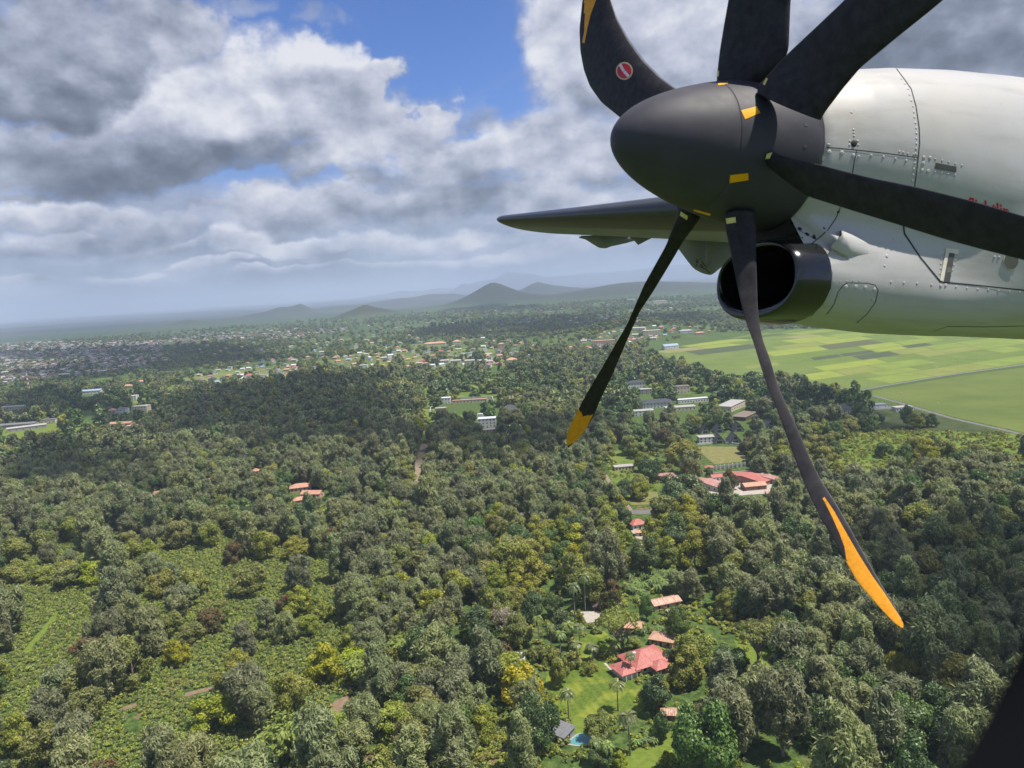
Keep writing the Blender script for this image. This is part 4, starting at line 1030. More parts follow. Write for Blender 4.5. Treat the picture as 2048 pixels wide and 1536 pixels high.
# ---- the villa
def villa():
    g = ground(1293, 1353); u = g[:2]/np.linalg.norm(g[:2]); c = g[:2]+u*8; rz = R(24)
    r = empty('villa', (c[0], c[1], 0), rz, 'large villa with hipped red metal roof, white chimney and veranda beside the striped lawn', 'house')
    mb = MB(); mb.box(-7.5, 7.5, -4.5, 6, -.2, 3.2); mb.build('wall', WM['cream'], r)
    mb = MB(); mb.box(-13.5, -7.5, -5.2, 2.5, -.2, 2.7); mb.build('wing_wall', WM['white'], r)
    m1 = roof_mesh('hip', 16.2, 12.5, 3.2, 3.6, .7); mb = MB(); mb.v = [(x+.3, y+.8, z) for x, y, z in m1.v]; mb.f = m1.f; mb.mi = m1.mi; rf = mb.build('roof', RM['red'], r)
    m2 = roof_mesh('hip', 7.2, 8.6, 2.7, 2.2, .6); mb = MB(); mb.v = [(x-10.6, y-1.3, z) for x, y, z in m2.v]; mb.f = m2.f; mb.mi = m2.mi; mb.build('wing_roof', RM['red'], r)
    m3 = roof_mesh('hip', 6.5, 6.0, 2.9, 1.9, .6); mb = MB(); mb.v = [(x+2.0, y-6.2, z) for x, y, z in m3.v]; mb.f = m3.f; mb.mi = m3.mi; mb.build('veranda_roof', RM['red'], r)
    mb = MB(); mb.box(-1.2, 5.2, -9.0, -4.5, -.1, .25); mb.build('veranda_floor', WM['pink'], r)
    for x in (-.9, 1.0, 3.0, 4.9):
        mb = MB(); mb.box(x-.14, x+.14, -8.9, -8.62, .25, 2.95); mb.build('veranda_post', M_TRIM, r)
    for x in (-12.9, -10.5, -8.1):
        mb = MB(); mb.box(x-.14, x+.14, -6.1, -5.8, 0, 2.75); mb.build('veranda_post', M_TRIM, r)
    mb = MB(); mb.box(-5.9, -5.0, -.9, .0, 3.0, 7.3); mb.box(-6.02, -4.88, -1.02, .12, 7.0, 7.25); ch = mb.build('chimney', WM['white'], rf)
    mb = MB(); mb.box(2.8, 4.6, 1.7, 1.9, 6.5, 6.8)
    for x, y in ((-6, -4.5), (-3.5, -4.5), (6.4, -4.5)):
        mb = MB(); mb.box(x-.75, x+.75, y-.07, y+.01, .9, 2.5); f = mb.build('window', M_TRIM, r); p = MB(); p.box(x-.63, x+.63, y-.10, y-.06, 1.0, 2.4); p.build('pane', M_GLASS, f)
    for y in (-2.5, .5, 3.5):
        mb = MB(); mb.box(7.49, 7.57, y-.75, y+.75, .9, 2.4); f = mb.build('window', M_TRIM, r); p = MB(); p.box(7.56, 7.6, y-.63, y+.63, 1.0, 2.3); p.build('pane', M_GLASS, f)
    mb = MB(); mb.box(1.3, 2.5, -4.58, -4.49, .25, 2.4); mb.build('door', WM['brown'], r)
    BLD.append((1238, 1286, 1342, 1352, 330)); NOTREE.append((c[0], c[1], 13)); LM.append(('the red roofed villa', 1290, 1320))
villa()
B(1327, 1298, 42, 7, 2.6, R(-28), 'hip', 1.8, 'pink', 'orange', 'small outbuilding with orange tiled hipped roof behind the red villa', 'outbuilding', 'outbuilding')
B(1330, 1222, 56, 6.5, 2.8, R(16), 'gable', 1.4, 'pink', 'rust', 'long low barn with patchy rusty roof among banana plants', 'barn', 'barn', lm='the rusty roofed barn')
B(1346, 1234, 22, 3, 2.0, R(10), 'flat', 0, 'cream', 'pale', 'small cream lean-to in front of the rusty roofed barn', 'shed', 'shed', nx=1)
B(1267, 1269, 32, 6, 2.6, R(-14), 'gable', 1.3, 'cream', 'terra', 'cream cottage with pinkish roof half hidden by the dark flat topped tree', 'cottage', 'house')
B(1196, 1222, 24, 5, 2.2, R(12), 'hip', 1.8, 'brown', 'thatch', 'small round topped dark thatched hut beside the pink terrace', 'hut', 'hut', nx=1)
B(1124, 1490, 30, 6, 2.6, R(-40), 'shed', .8, 'grey', 'grey', 'grey roofed shed beside the swimming pool', 'shed', 'shed', nx=1)
B(1338, 1443, 26, 4, 2.2, R(-12), 'gable', 1.0, 'brick', 'rust', 'little rust red roofed shed right of the lawn', 'shed', 'shed', nx=1)
B(1275, 1060, 30, 8, 3.0, R(15), 'hip', 2.4, 'white', 'red', 'white house with bright red roof beside the main road', 'house', 'house', lm='the bright red roof by the road')
B(1281, 1073, 18, 4, 2.2, R(-10), 'gable', 1.0, 'cream', 'orange', 'small orange roofed annexe below the bright red roofed house', 'outbuilding', 'outbuilding', nx=1)
# ---- the school with its long red roofs
B(1336, 972, 34, 26, 3, R(38), 'gable', 2.0, 'pink', 'faded', 'streaky faded red roofed school block, leftmost of the compound', 'school_building', 'school building', nx=3, ny=6, w=11, lm='the red roofed school')
B(1413, 988, 46, 36, 3, R(38), 'gable', 2.2, 'cream', 'faded', 'long faded pink roofed school block left of the russet tree', 'school_building', 'school building', nx=2, ny=8, w=11)
B(1433, 962, 22, 6, 2.8, R(4), 'gable', 1.4, 'white', 'red', 'small white school office with red roof beside the russet tree', 'school_building', 'school building', nx=3)
B(1494, 975, 44, 34, 3, R(38), 'gable', 2.2, 'brick', 'red', 'long school block with red and orange roof right of the russet tree', 'school_building', 'school building', nx=2, ny=8, w=12)
B(1507, 981, 44, 9, 3, R(5), 'gable', 1.6, 'brick', 'orange', 'school hall with orange end roof at the front right of the yard', 'school_building', 'school building', nx=4)
B(1532, 974, 40, 34, 2.8, R(38), 'gable', 1.4, 'grey', 'faded', 'narrow school block with red and pale striped roof, rightmost of the compound', 'school_building', 'school building', nx=1, ny=8, w=7)
B(1418, 944, 15, 5, 3.4, R(-6), 'hip', 1.2, 'white', 'red', 'tiny kiosk with orange red roof at the corner of the sports field', 'kiosk', 'kiosk', nx=1)
B(1545, 993, 26, 5, 2.4, R(0), 'gable', .9, 'cream', 'terra', 'low pinkish shed below the right end of the school', 'shed', 'shed', nx=2)
B(1248, 941, 40, 7, 2.8, R(4), 'flat', 0, 'cream', 'pale', 'long low pale building above the green slope left of the school', 'long_building', 'building', nx=6)
# ---- terracotta house in the forest on the left
B(604, 1009, 30, 7, 3.0, R(24), 'hip', 1.8, 'pink', 'terra', 'front range of the terracotta roofed house in the forest', 'house', 'house', nx=5, lm='the terracotta roofed house')
B(626, 997, 40, 8, 3.2, R(-12), 'gable', 2.0, 'pink', 'terra', 'middle range of the terracotta roofed house in the forest', 'house', 'house', nx=5)
B(602, 985, 40, 9, 3.6, R(14), 'hip', 2.4, 'pink', 'terra', 'rear range of the terracotta roofed house in the forest', 'house', 'house', nx=5)
B(741, 944, 14, 6, 3.4, R(20), 'hip', 2.2, 'pink', 'terra', 'small pointed pink roof in the forest left of the dirt road', 'house', 'house', nx=1)
B(512, 950, 12, 6, 3.4, R(10), 'hip', 2.0, 'pink', 'terra', 'small pink roof among dark trees above the terracotta roofed house', 'house', 'house', nx=1)
B(418, 970, 22, 7, 3.0, R(5), 'gable', 1.8, 'pink', 'terra', 'half hidden terracotta roof in the forest on the left', 'house', 'house', nx=2, clear=.6)
B(316, 996, 10, 6, 3.4, R(5), 'gable', 1.8, 'pink', 'terra', 'sliver of pink wall and roof in the left forest', 'house', 'house', nx=1)
# ---- estate in the middle distance
B(975, 855, 36, 12, 9.5, R(0), 'flat', 0, 'white', 'white', 'white modern three storey block with dark stair slot', 'apartment_block', 'apartment block', storeys=3, nx=5, lm='the white modern block')
B(962, 850, 10, 4, 12, R(0), 'flat', 0, 'white', 'white', 'white stair tower at the left end of the modern block', 'stair_tower', 'tower', nx=1)
B(978, 866, 26, 8, 3, R(8), 'flat', 0, 'pink', 'pale', 'unfinished pinkish low building in front of the white modern block', 'house', 'house', nx=4)
B(1031, 864, 22, 9, 5.5, R(8), 'flat', 0, 'cream', 'pale', 'cream two storey house right of the white modern block', 'house', 'house', storeys=2, nx=3)
B(1020, 826, 36, 16, 3.4, R(2), 'hip', 5.5, 'grey', 'dark', 'house with dark pyramid roof behind the white modern block', 'house', 'house', nx=3)
B(893, 808, 18, 10, 8, R(0), 'flat', 0, 'white', 'white', 'white cubic villa with dark openings at the left of the walled plot', 'modern_villa', 'house', storeys=2, nx=3)
B(940, 806, 70, 6, 4, R(-3), 'flat', 0, 'cream', 'terra', 'long low cream range inside the walled plot', 'long_building', 'building', nx=10)
B(882, 822, 22, 8, 3.4, R(0), 'flat', 0, 'grey', 'pale', 'flat roofed grey garage below the white cubic villa', 'garage', 'garage', nx=2)
B(1271, 777, 34, 14, 8, R(2), 'hip', 2.4, 'white', 'dark', 'white mansion with dark roof right of the left propeller blade', 'mansion', 'house', storeys=2, nx=6)
B(1365, 787, 26, 12, 9, R(0), 'flat', 0, 'cream', 'brown', 'cream two storey house with flat brown roof among dark trees', 'house', 'house', storeys=2, nx=4)
B(1292, 788, 24, 10, 6, R(0), 'flat', 0, 'grey', 'pale', 'grey flat roofed house below the white mansion', 'house', 'house', storeys=2, nx=3)
B(1314, 816, 62, 16, 6, R(0), 'hip', 3.4, 'white', 'dark', 'sprawling white house with dark hipped roof on the estate', 'mansion', 'house', storeys=2, nx=9, lm='the sprawling white estate house')
B(1385, 806, 62, 8, 4.4, R(6), 'flat', 0, 'white', 'white', 'long low white range right of the sprawling white house', 'long_building', 'building', nx=11)
B(1360, 822, 60, 12, 4, R(0), 'flat', 0, 'cream', 'pale', 'long pale flat roof in front of the long white range', 'long_building', 'building', nx=8)
B(1287, 832, 40, 11, 5.5, R(0), 'flat', 0, 'white', 'pale', 'pale boxy house in front of the sprawling white house', 'house', 'house', storeys=2, nx=5)
B(1463, 824, 34, 38, 6, R(-40), 'shed', 1.2, 'cream', 'pale', 'big hall with pale grey sloping roof on the estate', 'hall', 'hall', nx=3, ny=6, w=16, lm='the grey roofed hall')
B(1490, 842, 40, 30, 4, R(-42), 'shed', .6, 'brown', 'brown', 'long low brown roofed building below the grey hall', 'hall', 'hall', nx=2, ny=6, w=15)
B(1412, 886, 32, 10, 5, R(0), 'flat', 0, 'white', 'pale', 'white walled house at the left foot of the steep roofed cottages', 'house', 'house', nx=4, storeys=2)
B(1685, 828, 34, 14, 4, R(10), 'hip', 5, 'white', 'dark', 'house with steep dark roof and white gables behind the wall', 'house', 'house', nx=4)
B(1755, 818, 30, 10, 4, R(5), 'flat', 0, 'white', 'grey', 'low grey roofed building beside the white wall', 'house', 'house', nx=4)
B(1805, 822, 36, 9, 3.6, R(2), 'flat', 0, 'white', 'pale', 'long white low building near the canal road', 'long_building', 'building', nx=6)
def aframe(px, py, wpx, lab):
    w = gsize(px, py, wpx); g = ground(px, py); dist = math.hypot(*g[:2]); u = g[:2]/dist; d = w*1.1; c = g[:2]+u*d/2
    r = empty('steep_roofed_cottage', (c[0], c[1], 0), R(random.uniform(-10, 10)), lab, 'cottage', 'steep dark roofed cottages beside the sports field')
    h = w*.62; mb = MB()
    for s_ in (-1, 1):
        q = [(s_*w/2, -d/2-.6, 1.6), (s_*w/2, d/2, 1.6), (0, d/2, h+1.6), (0, -d/2-.9, h+1.6)]; mb.poly(q if s_ > 0 else q[::-1])
        q2 = [(x-s_*.35, y, z-.1) for x, y, z in q]; mb.poly(q2[::-1] if s_ > 0 else q2); mb.poly([q[0], q[3], q2[3], q2[0]])
    mb.build('roof', RM['dark'], r)
    mb = MB(); mb.poly([(-w/2+.5, -d/2, 0), (w/2-.5, -d/2, 0), (w/2-.5, -d/2, 1.7), (0, -d/2, h+1.2), (-w/2+.5, -d/2, 1.7)]); mb.box(-w/2+.6, w/2-.6, -d/2+.05, d/2-.3, -.2, 1.9); mb.build('wall', WM['grey'], r)
    mb = MB(); mb.box(-w*.25, w*.25, -d/2-.08, -d/2-.02, .3, h*.38+.5); f = mb.build('window', M_TRIM, r); p = MB(); p.box(-w*.21, w*.21, -d/2-.12, -d/2-.07, .5, h*.38+.3); p.build('pane', M_GLASS, f)
    mb = MB(); mb.box(-w*.12, w*.12, -d/2-.08, -d/2-.02, h*.5+.7, h*.72+.9); mb.build('window', M_GLASS, r)
    BLD.append((px-wpx/2, py-wpx*.9, px+wpx/2, py, dist)); NOTREE.append((c[0], c[1], w*.7))
for i, (px, py, wp) in enumerate(((1406, 868, 22), (1436, 866, 22), (1474, 864, 24), (1537, 858, 22), (1436, 888, 24), (1467, 888, 26))):
    aframe(px, py, wp, ('steep dark roofed cottage, back row, ' if i < 4 else 'steep dark roofed cottage, front row, ')+('leftmost', 'second from left', 'third from left', 'apart on the right', 'left one', 'right one')[i])
LM.append(('the steep roofed cottages', 1440, 870))
# ---- left edge, far left
B(28, 856, 90, 14, 4.5, R(4), 'gable', 1.6, 'grey', 'grey', 'long grey roofed shed at the left edge', 'warehouse', 'warehouse', nx=8, lm='the long grey shed at the left edge')
B(55, 862, 60, 12, 4.5, R(28), 'gable', 1.4, 'grey', 'pale', 'angled pale grey roofed shed joining the long shed at the left edge', 'warehouse', 'warehouse', nx=6)
B(28, 823, 50, 14, 8, R(0), 'flat', 0, 'cream', 'pale', 'cream two storey school like block at the far left edge', 'office_block', 'building', storeys=2, nx=9)
B(185, 788, 40, 20, 6, R(5), 'gable', 2.2, 'white', 'blue', 'hall with pale blue roof by the far sports field', 'hall', 'hall', nx=6)
B(284, 826, 30, 14, 10, R(0), 'flat', 0, 'cream', 'cream', 'cream three storey apartment block with dark balconies at left', 'apartment_block', 'apartment block', storeys=3, nx=5, lm='the cream apartment block at left')
B(247, 828, 18, 12, 8, R(0), 'flat', 0, 'white', 'grey', 'white two storey house left of the cream apartment block', 'house', 'house', storeys=2, nx=3)
B(226, 826, 14, 9, 4, R(0), 'hip', 3, 'pink', 'terra', 'small house with terracotta roof left of the white two storey house', 'house', 'house', nx=2)
B(268, 801, 16, 10, 8, R(0), 'flat', 0, 'white', 'white', 'small white block with dark windows above the cream apartment block', 'apartment_block', 'apartment block', storeys=3, nx=3)
B(245, 853, 46, 12, 4, R(-6), 'gable', 1.8, 'pink', 'terra', 'pink walled low house below the cream apartment block', 'house', 'house', nx=6)
B(270, 858, 28, 10, 4, R(10), 'flat', 0, 'pink', 'orange', 'low orange pink house next to the pink walled house', 'house', 'house', nx=4)
B(100, 846, 30, 10, 5, R(0), 'flat', 0, 'cream', 'grey', 'small cream building right of the long grey shed', 'house', 'house', nx=4)
B(283, 768, 16, 10, 5, R(0), 'hip', 3, 'cream', 'terra', 'cream house with reddish roof beside the far sports field', 'house', 'house', nx=2)
B(256, 776, 20, 10, 4, R(0), 'hip', 3, 'cream', 'orange', 'cream house with orange roof just below the far sports field', 'house', 'house', nx=3)
# ---- ridge and fields on the right
B(1303, 672, 34, 16, 12, R(-6), 'flat', 0, 'cream', 'cream', 'cream four storey block with rows of dark windows on the ridge', 'apartment_block', 'apartment block', storeys=4, nx=6, lm='the cream block on the ridge')
B(1278, 664, 24, 14, 7, R(-25), 'gable', 2.5, 'cream', 'pale', 'pale gabled hall left of the cream block on the ridge', 'hall', 'hall', storeys=2, nx=4)
B(1208, 690, 44, 16, 9, R(-4), 'flat', 0, 'pink', 'orange', 'long pinkish apartment block with balconies on the ridge slope', 'apartment_block', 'apartment block', storeys=3, nx=9)
B(1340, 699, 30, 18, 7, R(12), 'gable', 3.5, 'white', 'blue', 'white barn with pale blue roof standing alone in the green fields', 'barn', 'barn', nx=5, lm='the white barn in the fields')
B(1318, 608, 26, 60, 16, R(0), 'flat', 0, 'cream', 'pale', 'pale blocky building alone in the distant bush', 'factory', 'building', nx=5, storeys=2)
B(1262, 601, 16, 30, 10, R(0), 'flat', 0, 'white', 'blue', 'tiny blue roofed works in the distant bush', 'factory', 'building', nx=3)
B(1372, 667, 26, 16, 6, R(0), 'hip', 2.5, 'white', 'pale', 'white low house at the edge of the crop fields', 'house', 'house', nx=4)
B(1400, 670, 18, 10, 5, R(0), 'hip', 2.5, 'pink', 'terra', 'small pinkish house right of the white low house by the fields', 'house', 'house', nx=2)
B(870, 692, 44, 20, 7, R(0), 'hip', 4, 'cream', 'orange', 'orange roofed range on the far side of the suburb', 'long_building', 'building', nx=6, lm='the orange roofed range')
B(914, 689, 16, 16, 8, R(0), 'hip', 4, 'cream', 'orange', 'orange hipped roof right of the orange roofed range', 'house', 'house', nx=2)
B(1003, 700, 12, 10, 14, R(0), 'hip', 3, 'pink', 'terra', 'tall pink house standing above the suburb', 'house', 'house', storeys=4, nx=2, lm='the tall pink house')
B(1024, 727, 22, 16, 7, R(0), 'hip', 4, 'cream', 'orange', 'orange roofed house at the right end of the suburb', 'house', 'house', nx=3, lm='the orange roof at the suburb end')
B(866, 716, 12, 10, 5, R(0), 'hip', 3, 'cream', 'red', 'vivid orange red roof in the suburb', 'house', 'house', nx=2)
B(845, 726, 12, 10, 5, R(0), 'hip', 3, 'pink', 'red', 'crimson pink roof in the suburb', 'house', 'house', nx=2)
B(500, 756, 18, 12, 5, R(0), 'hip', 3.5, 'white', 'red', 'red roofed white house at the forest edge on the left', 'house', 'house', nx=3, lm='the red roof at the forest edge')
B(522, 756, 26, 8, 6, R(0), 'flat', 0, 'white', 'pale', 'row of white cubes right of the red roof at the forest edge', 'house', 'house', nx=5)
B(728, 738, 16, 10, 8, R(0), 'flat', 0, 'white', 'white', 'plain white cube shaped house above the dark forest', 'house', 'house', storeys=2, nx=3, lm='the white cube house')
for i, px in enumerate((828, 852, 880, 905)):
    B(px+60, 727, 20, 9, 6, R(0), 'gable', 2, 'white', 'pale', 'white terrace block in the suburb front row, '+('first', 'second', 'third', 'fourth')[i]+' from the left', 'terrace_block', 'apartment block', storeys=2, nx=6, group='white terrace blocks in the suburb')

# ---- suburb houses: six kinds, copied
def proto_house(wm, rm, roof, w=12, d=9, h=4.5, rise=2.6):
    r = D.objects.new('suburban_house', None); wo = wall_mesh(w, d, h, rise if roof == 'gable' else 0).build('wall', WM[wm], r, link=False); ro = roof_mesh(roof, w, d, h, rise, .6).build('roof', RM[rm], r, link=False)
    mb = MB()
    for x in (-w*.3, 0, w*.3): mb.box(x-.8, x+.8, -d/2-.06, -d/2+.01, h*.3, h*.75)
    wi = mb.build('window', M_GLASS, r, link=False); wi['kind'] = 'stuff'; del wi['kind']
    return (wo, ro, wi, wm, rm)
PH_ = [proto_house('white', 'red', 'hip'), proto_house('cream', 'orange', 'hip'), proto_house('white', 'grey', 'hip', 13, 10, 6), proto_house('white', 'pale', 'flat', 11, 9, 6.5, 0), proto_house('cream', 'terra', 'gable'),
       proto_house('white', 'white', 'gable', 14, 8, 5), proto_house('grey', 'dark', 'hip', 12, 11, 5, 3.4), proto_house('pink', 'terra', 'hip'), proto_house('cream', 'pale', 'gable', 15, 9, 4.5), proto_house('white', 'blue', 'gable', 13, 9, 4.5)]
ROOFN = dict(red='red', orange='orange', grey='grey', pale='pale flat', terra='terracotta', white='white', dark='dark', blue='blue')
HP = []
def scatter_houses(poly, n, wts, rs, mind=9):
    xs = [p[0] for p in poly]; ys = [p[1] for p in poly]; k = 0; tries = 0
    while k < n and tries < 6000:
        tries += 1; x = rs.uniform(min(xs), max(xs)); y = rs.uniform(min(ys), max(ys))
        if not inpoly(np.array([x]), np.array([y]), poly)[0]: continue
        if any(abs(x-a)/1.5 < mind*.75 and abs(y-b_) < mind*.30 for a, b_, _ in HP): continue
        if any((l-4 < x < r_+4) and (t_-1 < y < b_+4) for (l, t_, r_, b_, _) in BLD): continue
        HP.append((x, y, rs.choice(10, p=wts))); k += 1
rsh = np.random.default_rng(21)
WT = [.13, .09, .14, .15, .12, .09, .07, .08, .08, .05]
S_MAIN = [(330, 768), (420, 745), (500, 725), (620, 712), (760, 706), (880, 700), (990, 694), (1060, 700), (1070, 722), (1000, 735), (900, 736), (800, 738), (640, 742), (540, 756), (400, 772)]
S_BACK = [(560, 700), (700, 672), (800, 664), (900, 680), (1000, 672), (1050, 684), (1080, 696), (900, 696), (760, 702), (600, 712)]
S_RIDGE = [(1130, 700), (1170, 678), (1230, 660), (1270, 650), (1400, 654), (1440, 664), (1380, 672), (1330, 676), (1260, 690), (1190, 700)]
scatter_houses(S_MAIN, 118, WT, rsh); scatter_houses(S_BACK, 34, WT, rsh, 12); scatter_houses(S_RIDGE, 46, WT, rsh, 9)
scatter_houses([(380, 690), (520, 668), (640, 672), (600, 700), (420, 712)], 16, WT, rsh, 14)
for (hx, hy, k) in HP:
    wo, ro, wi, wm, rm = PH_[k]; g = ground(hx, hy); r = D.objects.new('suburban_house', None); COL.objects.link(r); r.location = (g[0], g[1], g[2]); r.rotation_euler = (0, 0, rsh.choice([0, .25, -.3, 1.3, .6])); s_ = rsh.uniform(.6, 1.0); r.scale = (s_, s_, s_)
    r['category'] = 'house'; r['group'] = 'houses of the sunlit suburb'; r['_k'] = int(k)
    for q in (wo, ro, wi):
        c = q.copy(); COL.objects.link(c); c.parent = r
    NOTREE.append((g[0], g[1], 9)); dist = math.hypot(g[0], g[1]); w_ = 13*F/dist/2
    BLD.append((hx-w_, hy-8*F/dist, hx+w_, hy, dist))
# the town far left: too many houses to count
def town():
    rs = np.random.default_rng(3); mb = MB(); zones = [([(0, 686), (330, 682), (320, 702), (180, 706), (0, 716)], 1050), ([(0, 716), (180, 706), (330, 712), (340, 726), (240, 742), (0, 770)], 900), ([(330, 672), (560, 660), (700, 650), (690, 664), (560, 680), (340, 690)], 300),
                                                          ([(700, 640), (1100, 615), (1380, 600), (1390, 640), (1100, 655), (760, 668)], 150)]
    for poly, n in zones:
        xs = [p[0] for p in poly]; ys = [p[1] for p in poly]; k = 0
        while k < n:
            x, y = rs.uniform(min(xs), max(xs)), rs.uniform(min(ys), max(ys))
            if not inpoly(np.array([x]), np.array([y]), poly)[0] or rs.random() < .35+.45*math.sin(x/37+y/9)*math.sin(x/91-y/5): continue
            g = ground(x, y); w, d, h = rs.uniform(8, 19), rs.uniform(7, 11), rs.uniform(3, 6.5); a = rs.uniform(-.4, .4); mi = int(rs.choice(5, p=[.36, .24, .16, .12, .12]))
            mb.box(-w/2, w/2, -d/2, d/2, g[2]-1, g[2]+h, [0, 1, 2, 0, 1][mi], a, g[:2])
            ca, sa = math.cos(a), math.sin(a); T = lambda p: (g[0]+p[0]*ca-p[1]*sa, g[1]+p[0]*sa+p[1]*ca, g[2]+p[2])
            xx, yy_, r_ = w/2+.5, d/2+.5, rs.uniform(1, 2.5)
            mb.poly([T((-xx, -yy_, h+.01)), T((xx, -yy_, h+.01)), T((xx, 0, h+r_)), T((-xx, 0, h+r_))], 3+mi); mb.poly([T((xx, yy_, h+.01)), T((-xx, yy_, h+.01)), T((-xx, 0, h+r_)), T((xx, 0, h+r_))], 3+mi); k += 1
    tw_ = lambda n_, c_: plain('town_'+n_, c_, .9, .2, .02)
    o = mb.build('distant_town', [tw_('wall', (.36, .34, .31)), tw_('cream', (.32, .28, .22)), tw_('pink', (.28, .19, .15)), tw_('roof', (.27, .25, .23)), tw_('roof_pale', (.42, .42, .43)), tw_('roof_red', (.26, .14, .10)), RM['grey'], tw_('roof_brown', (.24, .15, .11))])
    tag(o, 'mass of tiny pale houses of the town spreading over the far left plain', 'town', kind='stuff')
town()
# ---- masts, lamps, walls, pool, car
def mast(px, py, hpx, lab):
    g = ground(px, py); dist = math.hypot(*g[:2]); h = hpx*dist/F; r = empty('radio_mast', tuple(g), .4, lab, 'mast')
    M1 = plain('mast_red', (.5, .08, .06), .6); M2 = plain('mast_white', (.7, .7, .7), .6); n = 8; W = max(1.4, dist*.0009)
    for i in range(n):
        mb = MB(); z0, z1 = h*i/n, h*(i+1)/n; w0, w1 = W*(1-.75*i/n), W*(1-.75*(i+1)/n); th = dist*.00012+.05
        for sx, sy in ((-1, -1), (1, -1), (1, 1), (-1, 1)): mb.tube([(sx*w0, sy*w0, z0), (sx*w1, sy*w1, z1)], th, 5)
        for a, b_ in (((-1, -1), (1, -1)), ((1, -1), (1, 1)), ((1, 1), (-1, 1)), ((-1, 1), (-1, -1))):
            mb.tube([(a[0]*w0, a[1]*w0, z0), (b_[0]*w1, b_[1]*w1, z1)], th*.8, 4); mb.tube([(b_[0]*w0, b_[1]*w0, z0), (a[0]*w1, a[1]*w1, z1)], th*.8, 4)
        mb.build('mast_section', M1 if i % 2 == 0 else M2, r)
mast(1122, 706, 34, 'red and white lattice mast at the foot of the ridge'); mast(1274, 648, 28, 'grey lattice mast on top of the ridge')
LM.append(('the red and white mast', 1122, 700)); mast(58, 782, 30, 'thin mast standing in the town at far left')
def lamp_proto():
    mb = MB(); mb.tube([(0, 0, 0), (0, 0, 9), (0, 0, 9.5), (.5, 0, 10), (1.8, 0, 10.2)], [.16, .11, .1, .09, .08], 6); p = mb.build('post', M_TRIM, None, link=False)
    mb = MB(); mb.box(1.6, 2.6, -.2, .2, 10.1, 10.3); l = mb.build('lamp_head', M_TRIM, None, link=False); return p, l
lp = lamp_proto(); LPX = [(1735, 776), (1765, 771), (1800, 765), (1838, 759), (1875, 752), (1915, 747), (1955, 741), (2000, 735), (2040, 729), (1842, 818), (1805, 806), (1770, 798), (1878, 828), (1732, 788), (1610, 762), (1655, 770)]
for i, (x, y) in enumerate(LPX):
    g = ground(x, y-2); r = empty('street_lamp', (g[0], g[1], .2), rng.uniform(0, 6), 'pale street lamp, %s along the %s' % (('first', 'second', 'third', 'fourth', 'fifth', 'sixth', 'seventh', 'eighth', 'ninth')[i] if i < 9 else ('fourth', 'third', 'second', 'fifth', 'first', 'first', 'second')[i-9], 'road running to the right edge' if i < 9 else ('road down beside the maize field' if i < 14 else 'road under the tree line')), 'street lamp', 'street lamps along the field roads')
    for q in lp:
        c = q.copy(); COL.objects.link(c); c.parent = r
def wallrun(pts, h, th, mat, label, name='boundary_wall', posts=None):
    P = [ground(*p)[:2] for p in pts]; c = P[0]; mb = MB()
    for a, b_ in zip(P[:-1], P[1:]):
        L = np.linalg.norm(b_-a); an = math.atan2(*(b_-a)[::-1]); mb.box(0, L, -th/2, th/2, -.2, h, 0, an, (a-c))
    o = mb.build(name, mat); o.location = (c[0], c[1], 0); tag(o, label, 'wall'); return o
wallrun([(1422, 940), (1490, 932)], 2.6, .4, WM['grey'], 'grey stone wall along the foot of the sports field')
for i in range(9):
    g = ground(1424+8.2*i, 940-1.0*i); mb = MB(); mb.box(-.35, .35, -.35, .35, -.2, 3.4); o = mb.build('wall_pillar', WM['white']); o.location = (g[0]-.1, g[1]-.9, 0); tag(o, 'white pillar against the grey stone wall, %s from the left' % ('first', 'second', 'third', 'fourth', 'fifth', 'sixth', 'seventh', 'eighth', 'ninth')[i], 'pillar', 'pillars along the sports field wall')
wallrun([(1395, 890), (1440, 886), (1478, 890)], 1.6, .4, WM['white'], 'low white wall behind the sports field')
wallrun([(1515, 832), (1620, 830), (1668, 826)], 2.6, .4, WM['white'], 'long white boundary wall right of the grey hall'); wallrun([(1700, 823), (1790, 817)], 2.4, .4, WM['white'], 'white boundary wall near the canal road')
wallrun([(860, 828), (862, 812), (885, 800), (985, 797), (988, 812)], 3.0, .5, WM['white'], 'white perimeter wall round the plot of the cubic villa')
wallrun([(1340, 974), (1400, 950), (1480, 946), (1540, 942)], 1.6, .3, WM['cream'], 'pale wall behind the school blocks'); 
def pool():
    g = ground(1166, 1478); mb = MB(); P = []
    for k in range(28): a = 2*math.pi*k/28; P.append(((5.4+1.2*math.cos(2*a))*math.cos(a), (3.0+.6*math.cos(3*a))*math.sin(a)))
    r = empty('swimming_pool', (g[0]+1.5, g[1], 0), .3, 'turquoise kidney shaped swimming pool between palms and the grey shed', 'swimming pool')
    mb.poly([(x*1.13, y*1.13, .14) for x, y in P]); o = mb.build('pool_edge', M_PAVE, r)
    m, t, b = new_mat('pool_water', .08, .5); b.inputs['Base Color'].default_value = (.10, .30, .33, 1); bump(t, b, t.noise(t.node('ShaderNodeTexCoord').outputs['Object'], 2.5, 3), .2, .1)
    mb = MB(); mb.poly([(x, y, .17) for x, y in P]); mb.build('water_surface', m, r); KEEP.append([(1144, 1462), (1192, 1462), (1200, 1490), (1150, 1490)])
pool()
